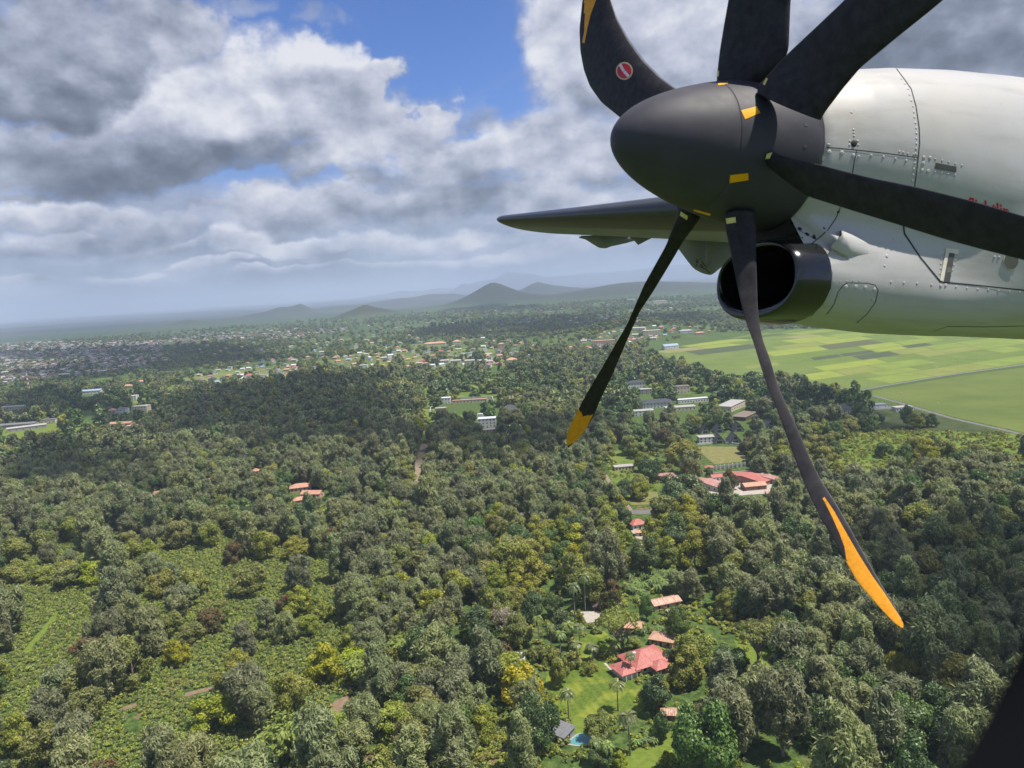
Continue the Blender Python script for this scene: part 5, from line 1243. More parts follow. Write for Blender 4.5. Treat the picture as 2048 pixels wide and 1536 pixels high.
def car(px, py, rz, lab):
    g = ground(px, py); r = empty('parked_car', (g[0], g[1], .12), rz, lab, 'car'); M = plain('car_paint', (.06, .07, .10), .25, .05, 3, .6, 0, .6)
    prof = [(-2.1, .35), (-2.15, .75), (-1.95, .95), (-1.35, 1.0), (-.75, 1.42), (.55, 1.45), (1.25, 1.0), (1.95, .88), (2.15, .62), (2.1, .35)]
    V = []; Fc = []; n = len(prof)
    for y, sc in ((-.86, .97), (-.80, 1), (.80, 1), (.86, .97)): V += [(x*sc, y*(1 if z < 1.05 else .82), z) for x, z in prof]
    for i in range(3):
        for j in range(n): j2 = (j+1) % n; Fc.append((i*n+j, i*n+j2, (i+1)*n+j2, (i+1)*n+j))
    Fc += [tuple(range(n))[::-1], tuple(3*n+k for k in range(n))]; mesh_obj('body', V, Fc, M, r)
    for s_ in (-1, 1):
        mb = MB(); mb.poly([(-1.1, s_*.80, 1.05), (1.0, s_*.80, 1.05), (.5, s_*.725, 1.36), (-.7, s_*.725, 1.36)]); mb.build('side_window', M_GLASS, r)
    mb = MB(); mb.poly([(1.27, -.72, 1.03), (1.27, .72, 1.03), (.62, .64, 1.42), (.62, -.64, 1.42)]); mb.build('windscreen', M_GLASS, r)
    for x in (-1.3, 1.35):
        for y in (-.8, .8):
            mb = MB(); mb.tube([(x, y-.11, .33), (x, y+.11, .33)], .33, 14); w = mb.build('wheel', M_INK, r)
    return r
car(1038, 1317, R(30), 'dark blue car parked on the pale drive beside the russet tree'); KEEP.append([(1026, 1300), (1050, 1300), (1052, 1322), (1026, 1325)]); LM.append(('the parked car', 1038, 1312))
car(1545, 800, R(0), 'white') if False else None
# ================================================================== trees
def leaf_mat(name, dark, mid, light, rough=.6, spec=.25, trans=.22, tops=None):
    m = D.materials.new(name); m.use_nodes = True; t = NT(m.node_tree); t.n.clear()
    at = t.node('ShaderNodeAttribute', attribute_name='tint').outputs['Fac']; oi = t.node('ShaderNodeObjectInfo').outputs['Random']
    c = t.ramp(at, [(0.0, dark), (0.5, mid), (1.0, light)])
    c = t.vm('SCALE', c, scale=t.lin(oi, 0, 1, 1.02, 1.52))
    h = t.node('ShaderNodeHueSaturation'); t.put(h.inputs['Color'], c); wn = t.node('ShaderNodeTexWhiteNoise', noise_dimensions='1D'); t.put(wn.inputs['W'], oi)
    t.put(h.inputs['Hue'], t.lin(wn.outputs['Value'], 0, 1, .478, .518)); t.put(h.inputs['Saturation'], t.lin(oi, 0, 1, .85, 1.1)); c = h.outputs[0]
    if tops: c = t.mix(t.step(t.node('ShaderNodeAttribute', attribute_name='top').outputs['Fac'], .5, .6), c, tops)
    d = t.node('ShaderNodeBsdfPrincipled'); d.inputs['Roughness'].default_value = rough; d.inputs['Specular IOR Level'].default_value = spec; t.put(d.inputs['Base Color'], c)
    tr = t.node('ShaderNodeBsdfTranslucent'); t.put(tr.inputs[0], c); mx = t.node('ShaderNodeMixShader'); mx.inputs[0].default_value = trans
    t.l.new(d.outputs[0], mx.inputs[1]); t.l.new(tr.outputs[0], mx.inputs[2]); o = t.node('ShaderNodeOutputMaterial'); t.l.new(mx.outputs[0], o.inputs[0]); return m
LEAF = dict(
    silky=leaf_mat('silky_oak_leaves', (.096, .113, .045), (.158, .182, .072), (.282, .306, .148), .5, .28, .36),
    broad=leaf_mat('broad_leaves', (.125, .145, .030), (.210, .232, .050), (.330, .335, .095), trans=.36),
    yellow=leaf_mat('yellow_green_leaves', (.125, .155, .022), (.225, .250, .036), (.350, .350, .070), trans=.3),
    dark=leaf_mat('dark_glossy_leaves', (.045, .082, .024), (.080, .132, .036), (.150, .215, .066), .42, .4),
    acacia=leaf_mat('acacia_leaves', (.110, .145, .028), (.185, .220, .044), (.280, .305, .075), trans=.3),
    bamboo=leaf_mat('bamboo_leaves', (.150, .205, .020), (.250, .310, .030), (.350, .400, .060), trans=.3),
    palm=leaf_mat('palm_fronds', (.060, .092, .025), (.120, .165, .045), (.260, .280, .110), .4, .4),
    banana=leaf_mat('banana_leaves', (.100, .165, .040), (.175, .255, .070), (.290, .360, .140), .4, .4, .3),
    rusty=leaf_mat('rust_tinged_leaves', (.060, .070, .026), (.100, .104, .038), (.150, .110, .055), tops=(.26, .11, .06)),
    gold=leaf_mat('golden_leaves', (.160, .165, .022), (.330, .290, .040), (.500, .400, .070), trans=.3),
    bare=leaf_mat('sparse_grey_leaves', (.18, .16, .11), (.28, .24, .18), (.38, .32, .25)),
    coffee=leaf_mat('coffee_leaves', (.120, .155, .028), (.190, .230, .045), (.300, .335, .085), .4, .4))
M_BARK = plain('bark', (.16, .13, .10), .9, .3, 2); M_PALEBARK = plain('pale_bark', (.30, .27, .22), .9, .25, 2)
def quads_mesh(name, C, N, T, L, W, tint, top, mats, mi=None):
    """leaf cards: centre, normal, direction, half length, half width"""
    C, N, T = map(np.asarray, (C, N, T)); n = len(C); T = T-(T*N).sum(1)[:, None]*N; T /= np.linalg.norm(T, axis=1)[:, None]+1e-9; Bn = np.cross(N, T)
    L = np.asarray(L)[:, None]; W = np.asarray(W)[:, None]
    V = np.stack([C-T*L, C+Bn*W+N*W*.25, C+T*L, C-Bn*W+N*W*.25], 1).reshape(-1, 3)
    me = D.meshes.new(name); me.vertices.add(4*n); me.vertices.foreach_set('co', V.ravel().astype(np.float32))
    me.loops.add(4*n); me.loops.foreach_set('vertex_index', np.arange(4*n, dtype=np.int32)); me.polygons.add(n)
    me.polygons.foreach_set('loop_start', np.arange(0, 4*n, 4, dtype=np.int32)); me.polygons.foreach_set('loop_total', np.full(n, 4, np.int32))
    for m in mats: me.materials.append(m)
    a = me.attributes.new('tint', 'FLOAT', 'POINT'); a.data.foreach_set('value', np.repeat(np.clip(tint, 0, 1), 4).astype(np.float32))
    a = me.attributes.new('top', 'FLOAT', 'POINT'); a.data.foreach_set('value', np.repeat(top, 4).astype(np.float32))
    me.update(calc_edges=True); return me
def unit(v): return v/(np.linalg.norm(v, axis=-1, keepdims=True)+1e-9)
def crown(kind, seed, n, size, h=13., r=5.5, base=3.5, nl=26, lr=(1.5, 2.6), shape='oval', flat=.8, aspect=1.0, updir=.2, topfrac=0.0, fuzz=0.0):
    rs = np.random.default_rng(seed); Ls = []
    for i in range(nl):
        for _ in range(30):
            p = rs.normal(size=3); p /= np.linalg.norm(p)
            rad = rs.uniform(.25, 1)**.45; q = p*rad
            if shape == 'oval': z = (q[2]*.5+.5); c = np.array([q[0]*r*.80, q[1]*r*.80, base+(h-base)*z*.86+.7])
            elif shape == 'cone': z = rs.random()**1.1; a = rs.uniform(0, 6.28); rr = r*.82*(1-z*.72)*rs.uniform(.35, 1)**.5; c = np.array([rr*math.cos(a), rr*math.sin(a), base+(h-base)*z*.9+.5])
            elif shape == 'flat': a = rs.uniform(0, 6.28); rr = r*.85*math.sqrt(rs.random()); c = np.array([rr*math.cos(a), rr*math.sin(a), h-1.4-(rr/r)**2*1.6+rs.uniform(-.5, .3)])
            elif shape == 'dome': z = abs(q[2]); c = np.array([q[0]*r*.82, q[1]*r*.82, base+(h-base)*(z*.84+.04)])
            if all(np.linalg.norm(c-l[0]) > .55*min(lr) for l in Ls): break
        Ls.append((c, rs.uniform(*lr), rs.normal()*.17))
    per = np.array([l[1]**2 for l in Ls]); per = (per/per.sum()*n).astype(int); C = []; N = []; Tn = []
    ctr = np.array([0, 0, base+(h-base)*.42])
    for (c, lrad, off), k in zip(Ls, per):
        d = unit(rs.normal(size=(k, 3))); out = unit(c-ctr+np.array([0, 0, .8])); d = unit(d+out*.62); lump = 1+.16*np.sin(d[:, 0]*7+off*20)*np.sin(d[:, 1]*6+d[:, 2]*7)
        rr = lrad*lump*(rs.uniform(.62, 1.06, k)+fuzz*rs.random(k)**3); p = c+d*rr[:, None]*np.array([1, 1, flat]); C.append(p); N.append(unit(d+rs.normal(size=(k, 3))*.55+np.array([0, 0, updir]))); 
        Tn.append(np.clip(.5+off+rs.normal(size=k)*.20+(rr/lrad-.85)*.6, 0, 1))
    C = np.concatenate(C); N = np.concatenate(N); Tn = np.concatenate(Tn); T = unit(rs.normal(size=C.shape)*(.55 if fuzz else 1)+(unit(C-ctr)*.8+np.array([0, 0, .8]) if fuzz else 0)); s = size*rs.uniform(.6, 1.25, len(C))
    zc = (C[:, 2]-base)/(h-base); nz = np.sin(C[:, 0]*1.1+seed)*np.sin(C[:, 1]*1.3)+.6*rs.normal(size=len(C)); top = ((zc > .62) & (nz > 1-topfrac*2)).astype(float) if topfrac else np.zeros(len(C))
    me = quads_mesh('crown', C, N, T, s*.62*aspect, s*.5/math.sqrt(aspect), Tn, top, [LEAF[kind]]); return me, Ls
def trunk_mesh(Ls, h, base, rad=.32, mat=None, nlimb=9, seed=1):
    rs = np.random.default_rng(seed); mb = MB(); top = base+(h-base)*.45; bx, by = rs.uniform(-.5, .5, 2)
    mb.tube([(0, 0, -.4), (.1*bx, .1*by, base*.5), (bx*.6, by*.6, base), (bx, by, top)], [rad*1.35, rad, rad*.85, rad*.45], 7)
    for i in rs.choice(len(Ls), min(nlimb, len(Ls)), replace=False):
        c = Ls[i][0]; z0 = rs.uniform(base*.7, top*.8); p0 = np.array([bx*.6, by*.6, z0]); mid = (p0+c)/2+rs.normal(size=3)*.3; mid[2] = p0[2]+(c[2]-p0[2])*.4; mb.tube([p0, mid, c], [rad*.5, rad*.32, rad*.12], 5)
    o = mb.build('trunk', mat or M_BARK, None, True, link=False); return o.data
def palm(seed, h=13, nf=22, fl=3.6):
    rs = np.random.default_rng(seed); C = []; N = []; T = []; L = []; W = []; tn = []; b_ = rs.uniform(-.6, .6)
    for i in range(nf):
        a = 6.283*i/nf+rs.uniform(-.2, .2); el = rs.uniform(.1, 1.1); dr = np.array([math.cos(a), math.sin(a), 0]); p = np.array([b_, 0, h]); prev = p
        for k in range(13):
            u = k/12; q = p+dr*fl*u*(1-.12*u)+np.array([0, 0, fl*(el*u-1.25*u*u)]); 
            if k:
                ax = unit(q-prev); side = unit(np.cross(ax, [0, 0, 1]))
                for s_ in (-1, 1):
                    l_ = .95*math.sin(math.pi*min(.97, u*.9+.1))**.6; tdir = unit(side*s_+ax*.5+np.array([0, 0, -.45])); C.append(q+tdir*l_*.5); T.append(tdir); N.append(unit(np.cross(tdir, ax)*s_)); L.append(l_*.55); W.append(.24+.08*rs.random()); tn.append(rs.normal(.5, .2)+.25*el-.1)
            prev = q
    N = np.array(N); N[N[:, 2] < 0] *= -1
    me = quads_mesh('crown', C, N, T, L, W, np.array(tn), np.zeros(len(C)), [LEAF['palm']])
    mb = MB(); mb.tube([(0, 0, -.3), (b_*.1, 0, h*.3), (b_*.5, 0, h*.7), (b_, 0, h)], [.30, .24, .2, .17], 8); mb.tube([(b_, 0, h-1.3), (b_, 0, h+.1)], [.24, .16], 7)
    return me, mb.build('trunk', M_PALEBARK, None, True, link=False).data
def bamboo(seed, n=90, h=11, r=5.5, leaf=.55):
    rs = np.random.default_rng(seed); C = []; N = []; T = []; L = []; tn = []; mb = MB()
    for i in range(n):
        a = rs.uniform(0, 6.283); rr = r*.25*math.sqrt(rs.random()); lean = rs.uniform(.25, 1)*r; hh = h*rs.uniform(.6, 1.05); dr = np.array([math.cos(a+rs.normal()*.3), math.sin(a+rs.normal()*.3), 0]); p0 = np.array([rr*math.cos(a), rr*math.sin(a), 0]); pts = []
        for k in range(9):
            u = k/8; q = p0+dr*lean*u**1.9+np.array([0, 0, hh*(u*1.25-.45*u**3.2)]); pts.append(q)
        if i % 7 == 0: mb.tube(pts[:7], [.09]*7, 5)
        for k in range(26):
            u = rs.uniform(.42, 1.0)*8; j = min(7, int(u)); q = pts[j]+(pts[j+1]-pts[j])*(u-j); q = q+rs.normal(size=3)*np.array([.5, .5, .35]); C.append(q); T.append(unit(dr+rs.normal(size=3)*.5+np.array([0, 0, -.7]))); N.append(unit(rs.normal(size=3)*.5+np.array([0, 0, 1])+dr*.3)); L.append(leaf*rs.uniform(.7, 1.3)); tn.append(rs.normal(.35, .15)+.35*(u/8))
    L = np.array(L); me = quads_mesh('crown', C, N, T, L, L*.38, np.array(tn), np.zeros(len(C)), [LEAF['bamboo']]); return me, mb.build('trunk', M_PALEBARK, None, True, link=False).data
def banana(seed):
    rs = np.random.default_rng(seed); C = []; N = []; T = []; L = []; W = []; tn = []; mb = MB()
    for s_ in range(3):
        ox, oy = rs.uniform(-1.2, 1.2, 2); h = rs.uniform(2.2, 3.6); mb.tube([(ox, oy, -.2), (ox, oy, h)], [.2, .12], 6)
        for i in range(9):
            a = 6.283*i/9+rs.uniform(-.3, .3); el = rs.uniform(.35, 1.3); dr = np.array([math.cos(a), math.sin(a), 0]); p = np.array([ox, oy, h])
            for k in range(4):
                u = (k+.5)/4; q = p+dr*2.6*u+np.array([0, 0, 2.2*(el*u-.95*u*u)]); sl = unit(dr+np.array([0, 0, (el-1.9*u)*.85])); C.append(q); T.append(sl); nn = np.cross(np.cross(sl, [0, 0, 1]), sl); N.append(unit(nn)*(1 if nn[2] > 0 else -1)); L.append(.46); W.append(.34*math.sin(math.pi*(u*.8+.15))); tn.append(rs.normal(.55, .22))
    me = quads_mesh('crown', C, N, T, L, W, np.array(tn), np.zeros(len(C)), [LEAF['banana']]); return me, mb.build('trunk', M_PALEBARK, None, True, link=False).data
KINDS = {}
def reg(k, me, tr, rad, h): KINDS.setdefault(k, []).append((me, tr, rad, h))
for sd in range(5):
    hh = (17, 15.5, 14.5, 16, 18)[sd]; rr = (5.6, 6.2, 6.6, 5.2, 4.8)[sd]
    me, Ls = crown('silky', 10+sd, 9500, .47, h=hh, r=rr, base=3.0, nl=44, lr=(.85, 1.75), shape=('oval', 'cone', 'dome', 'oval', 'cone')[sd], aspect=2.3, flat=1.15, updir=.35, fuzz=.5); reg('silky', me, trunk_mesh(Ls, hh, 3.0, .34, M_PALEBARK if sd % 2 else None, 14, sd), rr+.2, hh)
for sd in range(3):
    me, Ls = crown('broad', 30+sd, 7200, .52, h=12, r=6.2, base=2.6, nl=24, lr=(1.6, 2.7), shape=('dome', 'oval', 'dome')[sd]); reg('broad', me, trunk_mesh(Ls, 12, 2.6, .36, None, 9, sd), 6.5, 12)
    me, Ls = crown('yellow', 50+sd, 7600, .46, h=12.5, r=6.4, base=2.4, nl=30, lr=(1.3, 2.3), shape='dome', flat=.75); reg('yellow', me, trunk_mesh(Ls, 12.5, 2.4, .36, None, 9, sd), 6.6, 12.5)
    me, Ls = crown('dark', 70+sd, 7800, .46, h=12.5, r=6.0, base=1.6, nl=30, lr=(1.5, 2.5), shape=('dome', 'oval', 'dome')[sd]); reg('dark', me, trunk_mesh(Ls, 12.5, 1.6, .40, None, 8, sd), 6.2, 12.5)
for sd in range(2):
    me, Ls = crown('acacia', 90+sd, 4200, .48, h=10.5, r=7.2, base=5, nl=46, lr=(.9, 1.6), shape='flat', flat=.38, updir=.6); reg('acacia', me, trunk_mesh(Ls, 10.5, 3.0, .34, M_PALEBARK, 16, sd), 7.4, 10.5)
    me, Ls = crown('rusty', 110+sd, 6400, .48, h=11, r=5.6, base=1.8, nl=24, lr=(1.4, 2.3), shape='dome', topfrac=.26); reg('rusty', me, trunk_mesh(Ls, 11, 1.8, .34, None, 8, sd), 5.8, 11)
    me, tr = bamboo(130+sd, 110); reg('bamboo', me, tr, 7, 11)
    me, tr = palm(140+sd, 13+2*sd); reg('palm', me, tr, 3.4, 14)
    me, tr = banana(150+sd); reg('banana', me, tr, 3.2, 5)
me, Ls = crown('gold', 170, 3400, .60, h=11, r=6.0, base=1.8, nl=26, lr=(1.3, 2.2), shape='dome'); reg('gold', me, trunk_mesh(Ls, 11, 1.8, .3, None, 10, 3), 6.2, 11)
me, Ls = crown('bare', 180, 1500, .40, h=12, r=5.6, base=3.5, nl=30, lr=(1.0, 1.8), shape='dome'); reg('bare', me, trunk_mesh(Ls, 12, 3.5, .3, M_PALEBARK, 26, 3), 5.8, 12)
for sd in range(2):
    me, Ls = crown('broad', 190+sd, 700, .5, h=3.2, r=2.4, base=.1, nl=9, lr=(.8, 1.2), shape='dome'); reg('shrub', me, trunk_mesh(Ls, 3.2, .3, .10, None, 4, 3), 2.5, 3.2)

# ------------------------------------------------------------------ where they stand
KEEP += [V4([(575, 610), (780, 570), (900, 560), (985, 620), (1105, 690), (1125, 790), (1040, 880), (860, 880), (690, 900), (600, 760)]), V4([(700, 890), (860, 900), (860, 975), (710, 985)]),
         V4([(790, 410), (890, 395), (930, 440), (940, 520), (800, 535), (720, 500)]), V4([(975, 1188), (1100, 1085), (1340, 975), (1370, 1000), (1150, 1188)]), V4([(1690, 450), (1760, 480), (1900, 590), (1820, 600)]),
         V4([(380, 505), (440, 505), (445, 560), (380, 565)]), V4([(760, 270), (885, 235), (890, 320), (800, 330)]), [(105, 1215), (135, 1215), (85, 1300), (60, 1345), (10, 1420), (-20, 1400), (20, 1320)],
         [(655, 1400), (690, 1388), (702, 1400), (680, 1475), (655, 1475)], [(824, 978), (830, 930), (842, 888), (856, 888), (848, 930), (838, 978)], [(1393, 897), (1408, 893), (1478, 894), (1505, 921), (1490, 940), (1416, 940), (1416, 918)],
         [(1425, 948), (1560, 945), (1570, 988), (1490, 985), (1450, 990)], [(1215, 905), (1250, 908), (1285, 935), (1250, 948)], [(1262, 985), (1318, 985), (1300, 1032), (1255, 1032)], [(1195, 930), (1215, 945), (1255, 1010), (1240, 1010)],
         [(500, 1034), (525, 1034), (525, 1046), (500, 1046)], [(224, 1052), (242, 1052), (242, 1064), (224, 1064)], FIELD_PX, FIELD2_PX, [(1706, 790), (1800, 800), (1905, 832), (2070, 868), (2070, 880), (1900, 846), (1700, 792)],
         [(372, 1380), (430, 1372), (432, 1386), (372, 1396)], [(240, 1412), (275, 1405), (275, 1416), (240, 1424)], [(1390, 1200)]*3]
ZONES = [  # polygon, chance relative to closed forest, mix of kinds
    ([(0, 1105), (230, 1088), (430, 1072), (520, 1082), (600, 1110), (700, 1130), (700, 1225), (620, 1290), (500, 1360), (360, 1430), (0, 1430)], 0.21, dict(silky=.55, broad=.28, yellow=.15, rusty=.02)),
    ([(0, 1400), (330, 1400), (560, 1260), (700, 1250), (720, 1400), (640, 1536), (0, 1600)], 0.32, dict(silky=.42, broad=.36, yellow=.20, dark=.02)),
    ([(980, 1110), (1240, 1040), (1450, 1050), (1470, 1120), (1380, 1150), (1250, 1130), (1190, 1220), (1010, 1260), (960, 1200)], 1.0, dict(yellow=.55, broad=.22, dark=.14, silky=.06, rusty=.03)),
    ([(930, 1210), (1250, 1190), (1480, 1220), (1520, 1340), (1330, 1420), (1300, 1500), (1150, 1536), (1080, 1380), (940, 1330)], 0.62, dict(dark=.30, broad=.30, yellow=.20, acacia=.05, palm=.10, rusty=.05)),
    ([(1450, 1000), (2060, 960), (2060, 1600), (1330, 1600), (1400, 1420), (1560, 1330), (1500, 1200)], 1.0, dict(silky=.66, dark=.22, broad=.12)),
    ([(1580, 890), (1750, 855), (2060, 868), (2060, 1020), (1900, 1045), (1670, 1050), (1570, 960)], 0.1, dict(broad=.45, dark=.25, yellow=.15, shrub=.15)),
    ([(1480, 800), (1700, 795), (1800, 812), (2060, 885), (1900, 870), (1700, 858), (1580, 860)], 0.24, dict(dark=.7, broad=.2, silky=.1)),
    ([(0, 850), (190, 845), (230, 870), (120, 900), (0, 915)], 0.13, dict(dark=.5, broad=.5)), ([(0, 775), (240, 755), (225, 778), (140, 787), (20, 802), (0, 800)], 0.02, dict(dark=1)),
    ([(100, 795), (330, 785), (330, 850), (120, 860)], 0.25, dict(dark=.8, silky=.2)), ([(330, 775), (430, 742), (490, 735), (470, 765), (330, 800)], 0.07, dict(dark=.6, broad=.4)),
    ([(845, 770), (865, 770), (860, 885), (842, 885)], 0.08, dict(shrub=1)), ([(862, 800), (1000, 800), (1000, 860), (862, 860)], 0.13, dict(dark=.8, broad=.2)),
    ([(880, 745), (1120, 745), (1140, 805), (870, 805)], 0.26, dict(dark=.6, silky=.3, broad=.1)), ([(1180, 760), (1500, 740), (1560, 830), (1500, 890), (1380, 890), (1180, 860)], 0.42, dict(dark=.75, silky=.15, broad=.1)),
    ([(1195, 895), (1390, 880), (1400, 940), (1330, 1010), (1250, 1020), (1210, 960)], 0.24, dict(dark=.35, broad=.45, rusty=.1, silky=.1)),
    ([(1300, 680), (1480, 700), (1330, 745), (1290, 720)], 0.12, dict(dark=1))]
DEF = (1.0, dict(silky=.64, dark=.15, broad=.155, yellow=.05, rusty=.005))
TREES = []        # kind, variant, x, y, z, scale, rot, height scale, manual
def padd(kind, px, py, wpx, hpx=None, var=None):
    g = ground(px, py); dist = to_pix(g)[0, 2]; k = KINDS[kind]; v = var if var is not None else int(rng.integers(len(k))); rad = k[v][2]; s_ = wpx*dist/F/2/rad; sz = s_ if hpx is None else hpx*dist/F/k[v][3]*1.12
    TREES.append((kind, v, g[0], g[1], 0.0, s_, rng.uniform(0, 6.28), sz/s_, True))
for a in [('palm', 1236, 1422, 38, 52), ('palm', 1260, 1511, 46, 74), ('palm', 1138, 1447, 38, 66), ('palm', 1262, 1352, 26, 38), ('palm', 1171, 1222, 30, 62), ('palm', 1150, 1241, 32, 62), ('palm', 1079, 1296, 26, 62), ('palm', 1103, 1310, 24, 52), ('palm', 1156, 1328, 32, 38), ('palm', 1186, 1324, 32, 30),
          ('palm', 1248, 1302, 36, 36), ('palm', 1232, 1312, 26, 26), ('palm', 1122, 1318, 30, 46), ('palm', 1140, 1300, 34, 46), ('palm', 1160, 1300, 30, 50), ('palm', 1216, 1536, 34, 50), ('palm', 1192, 1530, 34, 46),
          ('acacia', 1238, 1304, 94, 82, 0), ('acacia', 1515, 1345, 92, 104, 1), ('broad', 1385, 1340, 84, 74), ('dark', 1462, 1352, 78, 66), ('gold', 1046, 1412, 92, 84), ('rusty', 1003, 1345, 62, 62), ('yellow', 992, 1244, 74, 74), ('dark', 955, 1278, 66, 66), ('broad', 1037, 1290, 56, 60), ('bare', 1010, 1262, 62, 56),
          ('rusty', 1222, 1218, 50, 56), ('dark', 1107, 1236, 42, 46), ('dark', 1127, 1275, 56, 52), ('dark', 1293, 1242, 30, 48), ('dark', 1355, 1282, 52, 66), ('dark', 1312, 1424, 66, 68), ('broad', 1122, 1372, 44, 62), ('dark', 1078, 1504, 88, 108), ('broad', 1200, 1480, 60, 56), ('dark', 1325, 1480, 44, 52),
          ('rusty', 1390, 1448, 52, 40), ('bamboo', 806, 1318, 78, 50), ('bamboo', 735, 1368, 106, 60), ('bamboo', 590, 1520, 150, 96), ('bamboo', 660, 1500, 80, 80), ('bamboo', 715, 1340, 70, 50), ('rusty', 468, 1128, 40, 44), ('broad', 535, 1122, 52, 54), ('rusty', 1461, 980, 32, 40), ('dark', 1418, 956, 18, 24), ('dark', 1365, 1008, 96, 64), ('dark', 1300, 965, 46, 48), ('broad', 1365, 950, 70, 62),
          ('broad', 1285, 1000, 36, 40), ('yellow', 1060, 1170, 90, 76), ('yellow', 1150, 1180, 84, 80), ('broad', 1180, 1210, 70, 70), ('dark', 1290, 1150, 62, 72), ('yellow', 1230, 1130, 66, 66), ('yellow', 1390, 1140, 72, 70), ('yellow', 640, 1240, 50, 46), ('yellow', 700, 1300, 56, 48), ('shrub', 1180, 1346, 38, 24), ('shrub', 1150, 1335, 30, 20),
          ('shrub', 1100, 1330, 44, 34), ('shrub', 1075, 1320, 40, 30), ('yellow', 1242, 1536, 36, 34), ('dark', 1340, 1330, 30, 30), ('broad', 1270, 1300, 36, 24), ('dark', 1200, 1535, 50, 44), ('broad', 1320, 1390, 40, 34),
          ('yellow', 1160, 1256, 26, 34), ('dark', 1410, 905, 0.1, 1)][:-1]: padd(*a)
for i in range(60):
    x, y = rng.uniform(1252, 1352), rng.uniform(1150, 1208)
    if y > 1190 and 1296 < x < 1366: y -= 22
    padd('banana', x, y, rng.uniform(20, 27), 16)
for i in range(7): padd('banana', rng.uniform(1280, 1325), rng.uniform(1255, 1275), 22, 16)
for i in range(6): padd('banana', rng.uniform(1265, 1310), rng.uniform(1480, 1505), 24, 18)
NM = len(TREES)
def place(r0, r1, g_, hw=.80):
    rs = np.random.default_rng(int(r0)); n = int(2*hw*r1/g_)+2; xs = (np.arange(n)-n/2)*g_; ys = np.arange(r0*.7, r1, g_); X, Y = np.meshgrid(xs, ys); X = X+(np.arange(X.shape[0]) % 2)[:, None]*g_*.5
    X = X.ravel()+rs.uniform(-.36, .36, X.size)*g_; Y = Y.ravel()+rs.uniform(-.36, .36, Y.size)*g_; r = np.hypot(X, Y); ok = (r >= r0) & (r < r1); X, Y = X[ok], Y[ok]
    Z = H(X, Y) if r1 > 1700 else np.zeros(len(X)); q = to_pix(np.stack([X, Y, Z], 1)); ok = (q[:, 0] > -70) & (q[:, 0] < 2118) & (q[:, 1] < 1640) & (q[:, 2] > 0); return X[ok], Y[ok], Z[ok], q[ok], rs
def choose(px, py):
    n = len(px); dens_ = np.full(n, DEF[0]); kd = np.full(n, -1)
    for zi in range(len(ZONES)-1, -1, -1):
        m_ = inpoly(px, py, ZONES[zi][0]); dens_[m_] = ZONES[zi][1]; kd[m_] = zi
    return dens_, kd
def screen(P, q, rad, hgt, X, Y, Z):
    """drop trees that would hide a building, a lawn or a road that the photograph shows"""
    dist = np.hypot(X, Y); c = to_pix(np.stack([X, Y, Z+hgt*.62], 1)); rp = rad*F/q[:, 2]; bad = np.zeros(len(X), bool)
    for pg in KEEP:
        for (ax, ay) in ((c[:, 0], c[:, 1]), (q[:, 0], q[:, 1]-1), (c[:, 0]-rp*.55, c[:, 1]), (c[:, 0]+rp*.55, c[:, 1]), (q[:, 0], (q[:, 1]+c[:, 1])/2)): bad |= inpoly(ax, ay, pg)
    for (l, t_, r_, b_, bd) in BLD:
        w = rp*.7; top = c[:, 1]-hgt*.36*F/q[:, 2]; bad |= (dist < bd+3) & (c[:, 0] > l-w) & (c[:, 0] < r_+w) & (top < b_-1) & (q[:, 1] > t_)
    NT_ = np.array(NOTREE)
    for i in range(0, len(X), 4000):
        s_ = slice(i, i+4000); dd = (X[s_, None]-NT_[None, :, 0])**2+(Y[s_, None]-NT_[None, :, 1])**2; bad[s_] |= (dd < (NT_[None, :, 2])**2).any(1)
    for Q, w in ROADS:
        if w < 4 or w > 15: continue
        for i in range(0, len(X), 4000):
            s_ = slice(i, i+4000); dd = (X[s_, None]-Q[None, ::1, 0])**2+(Y[s_, None]-Q[None, :, 1])**2; bad[s_] |= (dd < (w/2+(.5 if w == 9 else 2.5))**2).any(1)
    return bad
MAN = np.array([(t_[2], t_[3], KINDS[t_[0]][t_[1]][2]*t_[5]) for t_ in TREES])
STUFF = []
for (r0, r1, g_) in ((205, 1650, 9.9),):
    X, Y, Z, q, rs = place(r0, r1, g_); d_, kd = choose(q[:, 0], q[:, 1]-6000/q[:, 2]*0); cl = np.sin(X/41+1)*np.sin(Y/53)+np.sin(X/17)*np.sin(Y/23+2)*.5
    keep = rs.random(len(X)) < d_*(1+.12*cl*(d_ < .7)); far_ = np.hypot(X, Y); keep &= rs.random(len(X)) < np.interp(far_, [200, 420, 1650], [.70, .86, .80]); X, Y, Z, q, kd = X[keep], Y[keep], Z[keep], q[keep], kd[keep]
    sc = rs.uniform(.78, 1.16, len(X))+.55*rs.random(len(X))**2.0; bad = screen(None, q, 5.6*sc, 13*sc, X, Y, Z)
    dm = np.sqrt((X[:, None]-MAN[None, :, 0])**2+(Y[:, None]-MAN[None, :, 1])**2); bad |= (dm < (MAN[None, :, 2]*.72+3.2)).any(1)
    # keep the planned trees in sight: nothing tall right in front of them
    X, Y, Z, kd, sc, q = X[~bad], Y[~bad], Z[~bad], kd[~bad], sc[~bad], q[~bad]
    for i in range(len(X)):
        mix = ZONES[kd[i]][2] if kd[i] >= 0 else DEF[1]; ks = list(mix); k = ks[rs.choice(len(ks), p=np.array(list(mix.values()))/sum(mix.values()))]; v = int(rs.integers(len(KINDS[k])))
        s_ = sc[i]*(.85 if k == 'palm' else 1); 
        STUFF.append((k, v, X[i], Y[i], Z[i], s_, rs.uniform(0, 6.28), rs.uniform(.85, 1.28), False))
